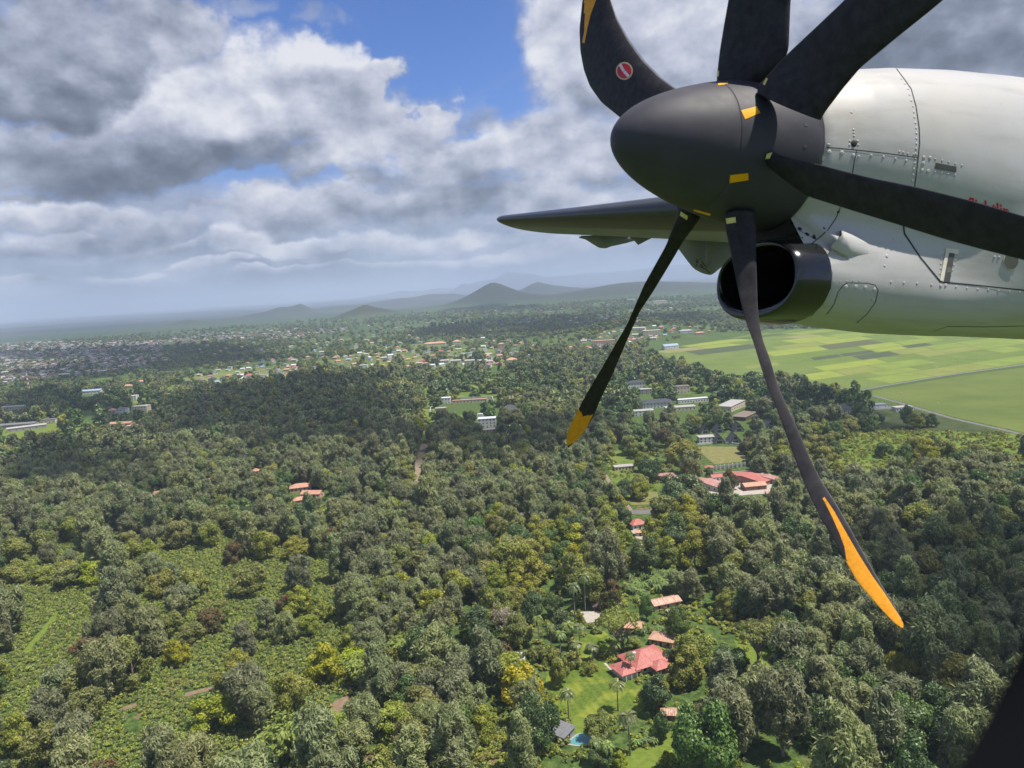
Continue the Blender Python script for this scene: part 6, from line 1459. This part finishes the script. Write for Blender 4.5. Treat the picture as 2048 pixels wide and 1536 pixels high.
# the 300 that show largest stand as trees of their own
allv = [t_ for t_ in STUFF]
ds = np.array([(t_[2]**2+t_[3]**2+CAMZ**2)**.5 for t_ in allv]); vis = np.array([(lambda p: -30 < p[0] < 2078 and p[1] < 1580)(to_pix([[t_[2], t_[3], 9]])[0]) for t_ in allv]); ds = np.where(vis, ds, 1e9)
order = np.argsort(ds); nfree = 300-sum(1 for t_ in TREES if t_[0] not in ('banana', 'shrub')); ind = set(order[:nfree]); ind |= {i for i in range(len(allv)) if not vis[i] and ds[i] > 1e8 and False}
TREES += [allv[i] for i in order[:nfree]]; REST = [t_ for i, t_ in enumerate(allv) if i not in ind]
LAB = dict(silky=('silky grey-green shade tree', 'tree'), broad=('rounded mid green tree', 'tree'), yellow=('lumpy yellow-green tree', 'tree'), dark=('dense dark green tree', 'tree'), acacia=('flat topped acacia', 'tree'), bamboo=('lime green bamboo clump', 'bamboo'), palm=('tall feathery palm', 'palm'), banana=('pale green banana plant', 'banana plant'), rusty=('rust tinged flowering tree', 'tree'), gold=('golden yellow tree', 'tree'), bare=('sparse pinkish grey tree', 'tree'), shrub=('low rounded shrub', 'shrub'))
NAMES = dict(silky='shade_tree', broad='leafy_tree', yellow='yellow_green_tree', dark='dark_tree', acacia='acacia', bamboo='bamboo_clump', palm='palm_tree', banana='banana_plant', rusty='flowering_tree', gold='golden_tree', bare='sparse_tree', shrub='shrub')
LMT = [l for l in LM if l[2] > 930]+[('the bright grass strip at lower left', 80, 1270), ('the big bamboo clump', 595, 1460), ('the bamboo row', 760, 1330), ('the tip of the long blade', 1800, 1250), ('the window surround', 1990, 1480), ('the orange flowering tree in the coffee', 468, 1110), ('the banana grove', 1300, 1170), ('the flat topped acacia', 1235, 1260), ('the golden tree', 1046, 1370), ('the swimming pool', 1166, 1478), ('the lower left corner', 20, 1500), ('the left edge of the road gap', 235, 1058), ('the lawn strip at the bottom', 1300, 1500)]
def ordinal(n):
    w = ['nearest', 'second', 'third', 'fourth', 'fifth', 'sixth', 'seventh', 'eighth', 'ninth', 'tenth', 'eleventh', 'twelfth', 'thirteenth', 'fourteenth', 'fifteenth', 'sixteenth', 'seventeenth', 'eighteenth', 'nineteenth', 'twentieth']
    return w[n] if n < 20 else None
REL = {}
for i, t_ in enumerate(TREES):
    p = to_pix([[t_[2], t_[3], 4]])[0]; p[1] = min(p[1], 1560); best = min(LMT, key=lambda l: (l[1]-p[0])**2+(1.4*(l[2]-p[1]))**2); dx, dy = p[0]-best[1], (p[1]-best[2])*1.4
    rel = ('right of' if dx > 0 else 'left of') if abs(dx) > abs(dy) else ('below' if dy > 0 else 'above'); sz = ('small ' if t_[5] < .86 else 'tall ' if t_[7] > 1.06 else 'big ' if t_[5] > 1.12 else '') if t_[0] not in ('palm', 'banana', 'bamboo', 'shrub', 'acacia', 'gold', 'bare') else ''
    REL.setdefault((sz, t_[0], rel, best[0]), []).append((dx*dx+dy*dy, i))
TL = {}
for key, lst in REL.items():
    lst.sort(); sz, k, rel, lm = key
    for n, (_, i) in enumerate(lst): TL[i] = ('%s%s %s %s' % (sz, LAB[k][0], rel, lm)) if len(lst) == 1 else '%s%s, %s one %s %s' % (sz, LAB[k][0], ordinal(n) or 'farther', rel, lm)
GRP = dict(banana='banana plants around the rusty barn', palm='palms of the villa garden', bamboo='bamboo clumps', shrub='garden shrubs')
for i, (k, v, x, y, z, s_, rz, hz_, man) in enumerate(TREES):
    me, tr, rad, h_ = KINDS[k][v]; r = D.objects.new(NAMES[k], None); COL.objects.link(r); r.location = (x, y, z); r.rotation_euler = (0, 0, rz); r.scale = (s_, s_, s_*hz_)
    tag(r, TL[i], LAB[k][1], GRP.get(k, 'trees of the near forest'))
    c = D.objects.new('crown', me); COL.objects.link(c); c.parent = r; t2 = D.objects.new('trunk', tr); COL.objects.link(t2); t2.parent = r
# houses of the suburb get their labels from the nearest landmark
SL = [('the orange roofed range', 870, 690), ('the tall pink house', 1003, 698), ('the orange roof at the suburb end', 1024, 722), ('the white cube house', 728, 736), ('the red roof at the forest edge', 500, 752), ('the cream block on the ridge', 1303, 667), ('the red and white mast', 1122, 700), ('the pinkish apartment block', 1208, 688), ('the pale clearing left of the suburb', 420, 750), ('the vivid orange red roof', 866, 714), ('the white low house by the fields', 1372, 664)]
RL = {}
hs = [o for o in COL.objects if o.name.startswith('suburban_house') and o.parent is None]
for o in hs:
    p = to_pix([list(o.location)])[0]; b_ = min(SL, key=lambda l: (l[1]-p[0])**2+(3*(l[2]-p[1]))**2); dx, dy = p[0]-b_[1], 3*(p[1]-b_[2]); rel = ('right of' if dx > 0 else 'left of') if abs(dx) > abs(dy) else ('below' if dy > 0 else 'above'); k = o['_k']
    RL.setdefault((k, rel, b_[0]), []).append((dx*dx+dy*dy, o))
for (k, rel, lm), lst in RL.items():
    lst.sort(key=lambda q: q[0])
    for n, (_, o) in enumerate(lst):
        wo, ro, wi, wm, rm = PH_[k]; o['label'] = '%s house, %s roof, %s %s %s' % (wm, ROOFN.get(rm, rm)+(' gabled' if k in (4, 5, 8, 9) else ''), ordinal(n) if len(lst) > 1 else 'just', rel, lm); del o['_k']

# ------------------------------------------------------------------ the uncountable rest: instances of the same kinds on points
def scatter_object(name, items, protos, label, cat, lifts=0.0):
    """items: (proto index, x, y, z, scale, rot, height factor)"""
    col = D.collections.new(name+'_kinds')
    for i, (me, mats) in enumerate(protos): o = D.objects.new('%03d_kind' % i, me); col.objects.link(o)
    n = len(items); A = np.array(items, float); me = D.meshes.new(name); me.vertices.add(n); me.vertices.foreach_set('co', A[:, 1:4].astype(np.float32).ravel())
    a = me.attributes.new('kind_index', 'INT', 'POINT'); a.data.foreach_set('value', A[:, 0].astype(np.int32))
    a = me.attributes.new('turn', 'FLOAT_VECTOR', 'POINT'); a.data.foreach_set('vector', np.stack([np.zeros(n), np.zeros(n), A[:, 5]], 1).astype(np.float32).ravel())
    a = me.attributes.new('size', 'FLOAT_VECTOR', 'POINT'); a.data.foreach_set('vector', np.stack([A[:, 4], A[:, 4], A[:, 4]*A[:, 6]], 1).astype(np.float32).ravel())
    o = D.objects.new(name, me); COL.objects.link(o)
    g = D.node_groups.new(name, 'GeometryNodeTree'); g.interface.new_socket('Geometry', in_out='INPUT', socket_type='NodeSocketGeometry'); g.interface.new_socket('Geometry', in_out='OUTPUT', socket_type='NodeSocketGeometry')
    N_, L_ = g.nodes, g.links; gi = N_.new('NodeGroupInput'); go = N_.new('NodeGroupOutput'); ip = N_.new('GeometryNodeInstanceOnPoints'); ci = N_.new('GeometryNodeCollectionInfo')
    ci.inputs['Collection'].default_value = col; ci.inputs['Separate Children'].default_value = True; ci.inputs['Reset Children'].default_value = True; ip.inputs['Pick Instance'].default_value = True
    def attr(nm, ty): q = N_.new('GeometryNodeInputNamedAttribute'); q.data_type = ty; q.inputs['Name'].default_value = nm; return q.outputs['Attribute']
    L_.new(gi.outputs[0], ip.inputs['Points']); L_.new(ci.outputs[0], ip.inputs['Instance']); L_.new(attr('kind_index', 'INT'), ip.inputs['Instance Index']); L_.new(attr('turn', 'FLOAT_VECTOR'), ip.inputs['Rotation']); L_.new(attr('size', 'FLOAT_VECTOR'), ip.inputs['Scale']); L_.new(ip.outputs[0], go.inputs[0])
    md = o.modifiers.new('scatter', 'NODES'); md.node_group = g; tag(o, label, cat, kind='stuff'); return o
def joined(me, tr):
    """crown and trunk of a kind as one mesh for the far forest"""
    bm = bmesh.new(); bm.from_mesh(me); nm = len(me.materials); n0 = len(bm.faces); bm.from_mesh(tr); bm.faces.ensure_lookup_table()
    for f in bm.faces[n0:]: f.material_index = nm
    m2 = D.meshes.new('forest_tree'); bm.to_mesh(m2); bm.free()
    for m in list(me.materials)+list(tr.materials): m2.materials.append(m)
    return m2
flat_k = [(k, v) for k in ('silky', 'broad', 'yellow', 'dark', 'rusty', 'palm', 'shrub', 'acacia') for v in range(len(KINDS[k]))]; PI_ = {kv: i for i, kv in enumerate(flat_k)}
protos = [(joined(KINDS[k][v][0], KINDS[k][v][1]), None) for k, v in flat_k]; NFULL = len(protos)
LOD = []
for j, (k, sh) in enumerate((('silky', 'oval'), ('silky', 'cone'), ('dark', 'dome'), ('dark', 'oval'), ('broad', 'dome'), ('yellow', 'dome'))):
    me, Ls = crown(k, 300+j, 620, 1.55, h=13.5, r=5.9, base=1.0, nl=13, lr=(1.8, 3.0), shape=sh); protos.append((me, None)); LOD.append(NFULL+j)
LK = dict(silky=[0, 1], dark=[2, 3], broad=[4], yellow=[5], rusty=[4], palm=[1], shrub=[4], acacia=[5])
items = []
rs = np.random.default_rng(77)
for (k, v, x, y, z, s_, rz, hz_, man) in REST:
    if math.hypot(x, y) < 800: items.append((PI_[(k, v)], x, y, z, s_, rz, hz_))
    else: items.append((NFULL+LK[k][int(rs.integers(len(LK[k])))], x, y, z, s_*1.08*(.4 if k == 'shrub' else 1), rz, hz_))
# beyond: broken woodland thinning into bush
OPEN = [S_MAIN, S_RIDGE, S_BACK, [(0, 690), (330, 684), (340, 745), (0, 785)], [(560, 690), (700, 655), (860, 640), (860, 660), (700, 690)], [(330, 700), (560, 660), (560, 650), (330, 680)], FIELD_PX, FIELD2_PX]
for (r0, r1, g_, cov_, ss) in ((1650, 3000, 14.0, .50, 1.1), (3000, 6500, 27.0, .36, 1.35)):
    X, Y, Z, q, rs2 = place(r0, r1, g_, .78); nz = np.sin(X/210+1)*np.sin(Y/170+X/400)+.7*np.sin(X/67+Y/90)*np.sin(Y/61)+.5*rs2.normal(size=len(X)); p_ = np.clip(cov_+.45*nz, .03, .97)
    for pg in OPEN[:4]: p_ = np.where(inpoly(q[:, 0], q[:, 1], pg), .26, p_)
    for pg in OPEN[4:6]: p_ = np.where(inpoly(q[:, 0], q[:, 1], pg), .12, p_)
    for pg in OPEN[6:]: p_ = np.where(inpoly(q[:, 0], q[:, 1]-2, pg), .0, p_)
    ok = rs2.random(len(X)) < p_; ok &= ~((Z > 16) & (np.hypot(X, Y) > 2600)) & (np.hypot(X, Y) < 5000); X, Y, Z, q = X[ok], Y[ok], Z[ok], q[ok]; sc = rs2.uniform(.6, 1.2, len(X))*ss; NT_ = np.array(NOTREE); bad = np.zeros(len(X), bool)
    for (l, t_, r_, b_, bd) in BLD:
        if bd > 900: cpx = q[:, 0]; tp = q[:, 1]-11*sc*F/q[:, 2]; bad |= (np.hypot(X, Y) < bd+4) & (cpx > l-3) & (cpx < r_+3) & (tp < b_-1) & (q[:, 1] > t_)
    for i in range(0, len(X), 4000):
        s_ = slice(i, i+4000); bad[s_] |= (((X[s_, None]-NT_[None, :, 0])**2+(Y[s_, None]-NT_[None, :, 1])**2) < 100).any(1)
    for i in np.where(~bad)[0]: items.append((NFULL+int(rs2.choice(6, p=[.26, .14, .26, .16, .13, .05])), X[i], Y[i], Z[i]-1, sc[i], rs2.uniform(0, 6.28), rs2.uniform(.7, 1.0)))

scatter_object('forest', items, protos, 'closed forest and broken woodland running from the near trees to the hills', 'forest')
# coffee bushes under the shade trees, in rows; undergrowth on the scrub slope
def bush(seed, kind, n=150, size=.36, r=1.05, h=1.7):
    me, Ls = crown(kind, seed, n, size, h=h, r=r, base=.05, nl=6, lr=(.42, .65), shape='dome'); return me
rs = np.random.default_rng(9); its = []
CZ = [([(0, 1070), (230, 1064), (430, 1050), (560, 1062), (700, 1110), (720, 1250), (760, 1420), (700, 1600), (0, 1600)], 2.35), ([(700, 1400), (1080, 1440), (1080, 1600), (640, 1600)], 2.5)]
for poly, g_ in CZ:
    W = np.array([ground(*p)[:2] for p in poly]); x0, y0 = W.min(0); x1, y1 = W.max(0); an = .42; ca, sa = math.cos(an), math.sin(an); R_ = max(x1-x0, y1-y0); u, v = np.meshgrid(np.arange(-R_, R_, g_*.78), np.arange(-R_, R_, g_*1.12)); u = u.ravel()+rs.uniform(-.4, .4, u.size); v = v.ravel()+rs.uniform(-.3, .3, v.size)
    X = (x0+x1)/2+u*ca-v*sa; Y = (y0+y1)/2+u*sa+v*ca; q = to_pix(np.stack([X, Y, X*0], 1)); ok = inpoly(q[:, 0], q[:, 1], poly) & (q[:, 0] > -30) & (q[:, 1] < 1570)
    for pg in KEEP: ok &= ~(inpoly(q[:, 0], q[:, 1], pg) & (len(pg) != 7))
    for pg in ([(112, 1222), (126, 1222), (60, 1305), (40, 1310)], [(38, 1325), (50, 1320), (8, 1380), (-6, 1375)]): ok &= ~inpoly(q[:, 0], q[:, 1], pg)
    gap = np.sin(X/19)*np.sin(Y/23)+.5*np.sin(X/7+Y/9); ok &= (gap < 1.38) & (rs.random(len(X)) < .93); X, Y = X[ok], Y[ok]
    for x, y in zip(X, Y): its.append((int(rs.integers(3)), x, y, 0, rs.uniform(.8, 1.25), rs.uniform(0, 6.28), rs.uniform(.8, 1.15)))
for poly, g_, prob in (([(1580, 890), (1750, 858), (2060, 868), (2060, 1020), (1900, 1045), (1660, 1050), (1560, 960)], 4.2, .62), ([(1210, 905), (1390, 895), (1330, 960), (1300, 1010), (1262, 1010), (1225, 965)], 4.5, .45), ([(900, 1150), (1250, 1110), (1520, 1180), (1600, 1360), (1480, 1545), (900, 1545)], 3.4, .42), ([(640, 1330), (900, 1300), (900, 1545), (640, 1545)], 3.6, .4), ([(1480, 1380), (1900, 1380), (1960, 1545), (1480, 1545)], 4.2, .35)):
    W = np.array([ground(*p)[:2] for p in poly]); x0, y0 = W.min(0); x1, y1 = W.max(0); X, Y = np.meshgrid(np.arange(x0, x1, g_), np.arange(y0, y1, g_)); X = X.ravel()+rs.uniform(-1.6, 1.6, X.size); Y = Y.ravel()+rs.uniform(-1.6, 1.6, Y.size); q = to_pix(np.stack([X, Y, X*0], 1)); ok = inpoly(q[:, 0], q[:, 1], poly) & (rs.random(len(X)) < prob)
    for pg in KEEP: ok &= ~inpoly(q[:, 0], q[:, 1], pg)
    for x, y in zip(X[ok], Y[ok]): its.append((3+int(rs.integers(2)), x, y, 0, rs.uniform(.7, 1.9), rs.uniform(0, 6.28), rs.uniform(.6, 1.1)))

scatter_object('coffee_bushes', its, [(bush(400+i, 'coffee'), None) for i in range(3)]+[(bush(410+i, ('yellow', 'broad')[i], 190, .46, 1.5, 1.7), None) for i in range(2)], 'low green coffee bushes in rows and undergrowth covering the open ground', 'bushes')
# undergrowth on the forest floor near the camera
# ================================================================== out-of-view clouds added to shade the land, and the air
def shade_cloud(poly, seed, alt=1700.0, lab=None):
    """flat based cumulus sheet kept out of view, shaped to the ground patch it shades"""
    rs = np.random.default_rng(seed); W = np.array([ground(*p)[:2] for p in poly]); alt = max(alt, .56*np.hypot(*W.mean(0))); off = np.array([SUN_DIR.x, SUN_DIR.y])/SUN_DIR.z*alt; c0 = W.mean(0); R_ = np.abs(W-c0).max()*1.25; g_ = max(R_/26, 12); n = int(2*R_/g_)+1
    xs = c0[0]+(np.arange(n)-n/2)*g_; ys = c0[1]+(np.arange(n)-n/2)*g_; X, Y = np.meshgrid(xs, ys); wob = R_*.05
    f = lambda X, Y, k: np.sin(X/k+seed)*np.sin(Y/k*1.1+seed*2)+.5*np.sin(X/k*2.3+Y/k*1.7+seed*3)+.3*np.sin(X/k*4.1-Y/k*3.3)
    Xw = X+wob*f(X, Y, R_/5); Yw = Y+wob*f(Y, X, R_/4.3); ins = inpoly(Xw.ravel(), Yw.ravel(), [tuple(p) for p in W]).reshape(X.shape); hole = f(X, Y, R_/7) > 1.25; ins &= ~hole
    d = ins.astype(float)
    for _ in range(5): p = np.pad(d, 1); d = np.where(ins, (p[:-2, 1:-1]+p[2:, 1:-1]+p[1:-1, :-2]+p[1:-1, 2:]+p[1:-1, 1:-1])/5, 0)
    top = np.minimum(d**1.2*R_*.3, 130)*(1+.35*f(X, Y, R_/9))+8; idx = {}; V = []; Fc = []
    def vid(i, j, lv):
        k = (i, j, lv)
        if k not in idx: jx, jy = rs.uniform(-.3, .3, 2)*g_*0; idx[k] = len(V); V.append((X[i, j]+off[0]+jx, Y[i, j]+off[1]+jy, alt+(top[i, j] if lv else 6*f(X[i, j], Y[i, j], R_/9))))
        return idx[k]
    for i in range(n-1):
        for j in range(n-1):
            if ins[i, j] and ins[i+1, j] and ins[i, j+1] and ins[i+1, j+1]:
                Fc.append((vid(i, j, 1), vid(i, j+1, 1), vid(i+1, j+1, 1), vid(i+1, j, 1))); Fc.append((vid(i, j, 0), vid(i+1, j, 0), vid(i+1, j+1, 0), vid(i, j+1, 0)))
    q = to_pix(V)
    if not Fc or ((q[:, 1] > -40) & (q[:, 2] > 0) & (q[:, 0] > -60) & (q[:, 0] < 2110)).any(): print('shade_cloud', seed, 'would be in view', q[:, 1].max()); return
    o = mesh_obj('shade_cloud', V, Fc, M_SHADE_CLOUD, None, None, True); tag(o, kind='structure')
def shade_cloud_mat():
    m = D.materials.new('shade_cloud_vapour'); m.use_nodes = True; t = NT(m.node_tree); t.n.clear(); d = t.node('ShaderNodeBsdfDiffuse'); d.inputs[0].default_value = (.92, .92, .93, 1); tr = t.node('ShaderNodeBsdfTranslucent'); tr.inputs[0].default_value = (.85, .86, .88, 1)
    tp = t.node('ShaderNodeBsdfTransparent'); m1 = t.node('ShaderNodeMixShader'); m1.inputs[0].default_value = .5; m2 = t.node('ShaderNodeMixShader'); m2.inputs[0].default_value = .42
    t.l.new(d.outputs[0], m1.inputs[1]); t.l.new(tr.outputs[0], m1.inputs[2]); t.l.new(m1.outputs[0], m2.inputs[1]); t.l.new(tp.outputs[0], m2.inputs[2]); o = t.node('ShaderNodeOutputMaterial'); t.l.new(m2.outputs[0], o.inputs[0]); return m
M_SHADE_CLOUD = shade_cloud_mat()
shade_cloud([(300, 845), (420, 790), (700, 752), (830, 765), (845, 850), (1000, 862), (1150, 850), (1290, 848), (1370, 862), (1240, 880), (1190, 965), (1000, 960), (840, 955), (700, 945), (560, 960), (420, 930), (300, 900)], 3)
shade_cloud([(1700, 1110), (1800, 1090), (2100, 1060), (2300, 1200), (2100, 1560), (1900, 1500), (1760, 1330), (1700, 1200), (1620, 1100)], 5)
shade_cloud([(0, 700), (330, 690), (600, 690), (560, 715), (340, 745), (240, 757), (0, 775)], 8)
shade_cloud([(820, 655), (1000, 640), (1250, 628), (1420, 630), (1440, 648), (1240, 652), (1120, 668), (1000, 672), (840, 672)], 11)
shade_cloud([(905, 596), (960, 590), (1030, 588), (1090, 596), (1120, 612), (1000, 628), (880, 628)], 12)
shade_cloud([(0, 652), (300, 636), (560, 622), (700, 634), (500, 648), (300, 660), (0, 676)], 14, 3300)
shade_cloud([(0, 790), (240, 790), (330, 830), (300, 850), (120, 842), (0, 850)], 15)
shade_cloud([(0, 905), (150, 895), (330, 935), (300, 1010), (100, 1000), (0, 1010)], 16)
#cloud([(1600, 700), (1700, 690), (1760, 700), (1700, 730), (1580, 735)], 17)
def haze():
    L = 125000.0; mb = MB(); mb.box(-L, L, -L, L, -40, 620); m = D.materials.new('haze'); m.use_nodes = True; t = NT(m.node_tree); t.n.clear(); v = t.node('ShaderNodeVolumePrincipled')
    v.inputs['Color'].default_value = (.66, .78, 1.0, 1); v.inputs['Density'].default_value = 8.5e-5; v.inputs['Anisotropy'].default_value = 0.0; o = t.node('ShaderNodeOutputMaterial'); t.l.new(v.outputs[0], o.inputs['Volume']); h = mb.build('haze', m); tag(h, kind='stuff', label='pale blue haze over the whole plain', cat='haze'); return h
haze()

shade_cloud([(1500, 800), (1620, 790), (1760, 815), (1900, 850), (1860, 870), (1700, 862), (1560, 860)], 21)
